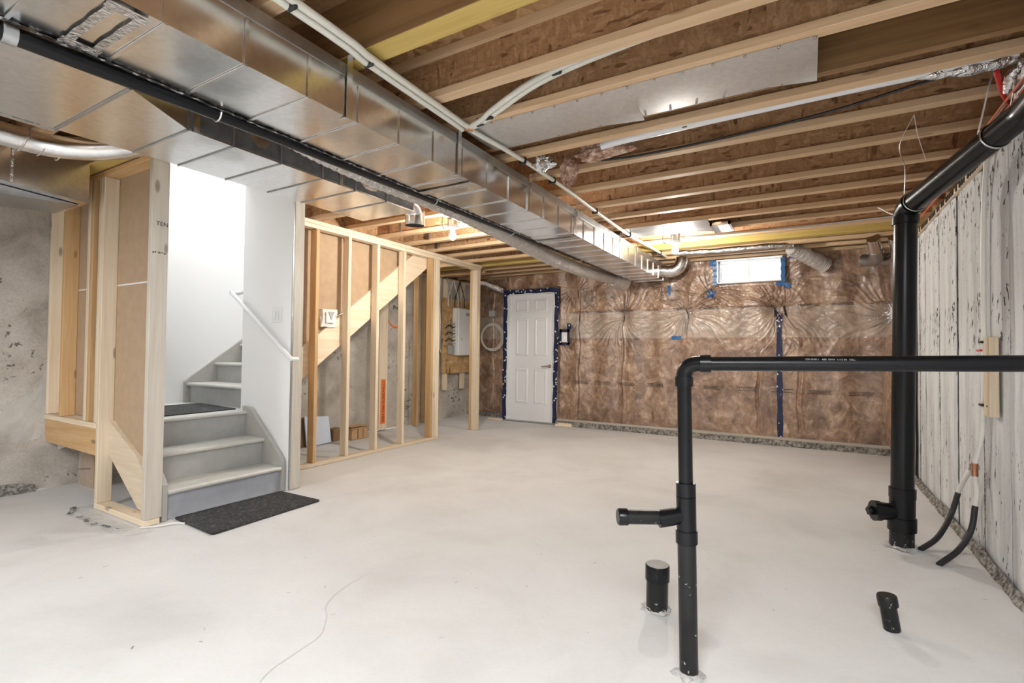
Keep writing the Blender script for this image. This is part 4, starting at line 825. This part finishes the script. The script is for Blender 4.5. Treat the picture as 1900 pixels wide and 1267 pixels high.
MB().tube(smooth_path([(.79,3.69,.30),(.765,3.66,.17),(.70,3.60,.07),(.60,3.50,.006)],8),.0145,10).build('black_tube', RUBBER, ho); MB().tube(smooth_path([(.77,3.95,.31),(.73,3.93,.17),(.65,3.82,.06),(.555,3.715,.006)],8),.0145,10).build('black_tube', RUBBER, ho)
# wires along the top of the right wall
cw = thing('red_and_white_cables', (.8,4.2,2.25), 'bundle of red and white cables running above the right concrete wall', 'cables')
for i,(m_,dx,dz) in enumerate(((ORW,0,0),(ORW,-.02,.015),(WCAB,-.01,.03),(WCAB,.01,.05))):
    MB().tube(smooth_path([(.80+dx,2.2,2.27+dz),(.79+dx,3.2,2.26+dz),(.80+dx,3.9,2.245+dz),(.79+dx,4.7,2.25+dz+.01*i),(.80+dx,5.6,2.27+dz),(.80+dx,6.3,2.30)],8),.006,7).build('cable', m_, cw)
MB().tube(smooth_path([(.78,3.4,2.29),(.74,3.9,2.26),(.72,4.5,2.22),(.62,5.0,2.25),(.50,5.1,2.35)],8),.006,7).build('cable', WCAB, cw)
rp = thing('round_riser_duct', (.80,2.95,2.2), 'shiny ringed round metal duct end at the upper right edge', 'duct')
MB().tube([(.83,2.86,2.60),(.83,2.90,2.44),(.825,2.98,2.34),(.825,3.02,2.27)],[.05,.05,.052,.055],20).build('round_pipe', GALVR, rp)
for a,b in (((.83,2.895,2.46),(.83,2.90,2.445)),((.826,2.965,2.355),(.826,2.975,2.34)),((.825,3.01,2.30),(.825,3.02,2.28))): MB().tube([a,b],.061,20).build('pipe_ring', GALVR, rp)
MB().tube([(.80,2.93,2.40),(.765,2.96,2.34),(.765,3.0,2.29)],[.02,.03,.02],8).build('foil_tape', FOIL, rp)
tag(MB().tube([(.60,2.30,2.62),(.655,2.44,2.42)],.018,12).build('red_tube', REDT), 'red tube coming down between joists at the upper right', 'pipe')
tag(MB().tube([(.635,2.28,2.62),(.68,2.42,2.42),(.682,2.427,2.40)],[.017,.017,.008],12).build('white_tube', HOSE), 'white tube with blunt tip beside the red tube at upper right', 'pipe')
tag(MB().tube(smooth_path([(.93,3.3,2.30),(.80,3.15,2.31),(.70,2.9,2.36)],5),.012,8).build('red_pipe', REDT), 'short red pipe crossing behind the diagonal black pipe', 'pipe')
# long wires along the joists near the far bulb
tag(MB().tube(smooth_path([(-1.1,5.38,2.335),(-.7,5.45,2.34),(0,5.5,2.345),(.7,5.45,2.345)],6),.010,8).build('conduit', GALVD), 'thin grey conduit under the joists right of the right hand bulb', 'conduit')
tag(MB().tube(smooth_path([(-1.35,6.2,2.33),(-1.0,6.25,2.33),(-.4,6.3,2.34),(-.15,6.4,2.345)],6),[.03+.004*math.sin(i*1.7) for i in range(19)],10).build('foil_pipe', FOIL), 'silver foil pipe under joists above the window', 'pipe')
# floor details
def crack(pts, name='floor_crack', w_=.0025):
    m = MB(); pts = smooth_path([(x,y,0) for x,y in pts],8); P = [p+Vector((noise.noise(p*9)*.02,noise.noise(p*9+Vector((5,0,0)))*.02,0)) for p in pts]
    for a,b in zip(P[:-1],P[1:]):
        n_ = (b-a).cross(Vector((0,0,1))).normalized()*w_/2; m.quad(a-n_+Vector((0,0,.0042)),b-n_+Vector((0,0,.0042)),b+n_+Vector((0,0,.0042)),a+n_+Vector((0,0,.0042)))
    m.build(name, plain('crack_line',(.60,.585,.57),.9), floor)  # crack drawn as a thin greyer line on the concrete
crack([(-1.55,1.0),(-1.62,1.15),(-1.65,1.35),(-1.85,1.55),(-1.9,1.85)])
m = MB()
for i in range(110):
    x,y = random.uniform(-3.3,.8),random.uniform(.9,5.5); a = random.uniform(0,3.14); l_ = random.uniform(.003,.014)*random.random()+.002; w_ = random.uniform(.0008,.002)
    c_,s_ = math.cos(a),math.sin(a); m.quad(*[(x+c_*p-s_*q,y+s_*p+c_*q,.0045) for p,q in ((-l_,-w_),(l_,-w_),(l_,w_),(-l_,w_))])
stuff(m.build('floor_speck', plain('speck',(.22,.21,.20),.9), floor))
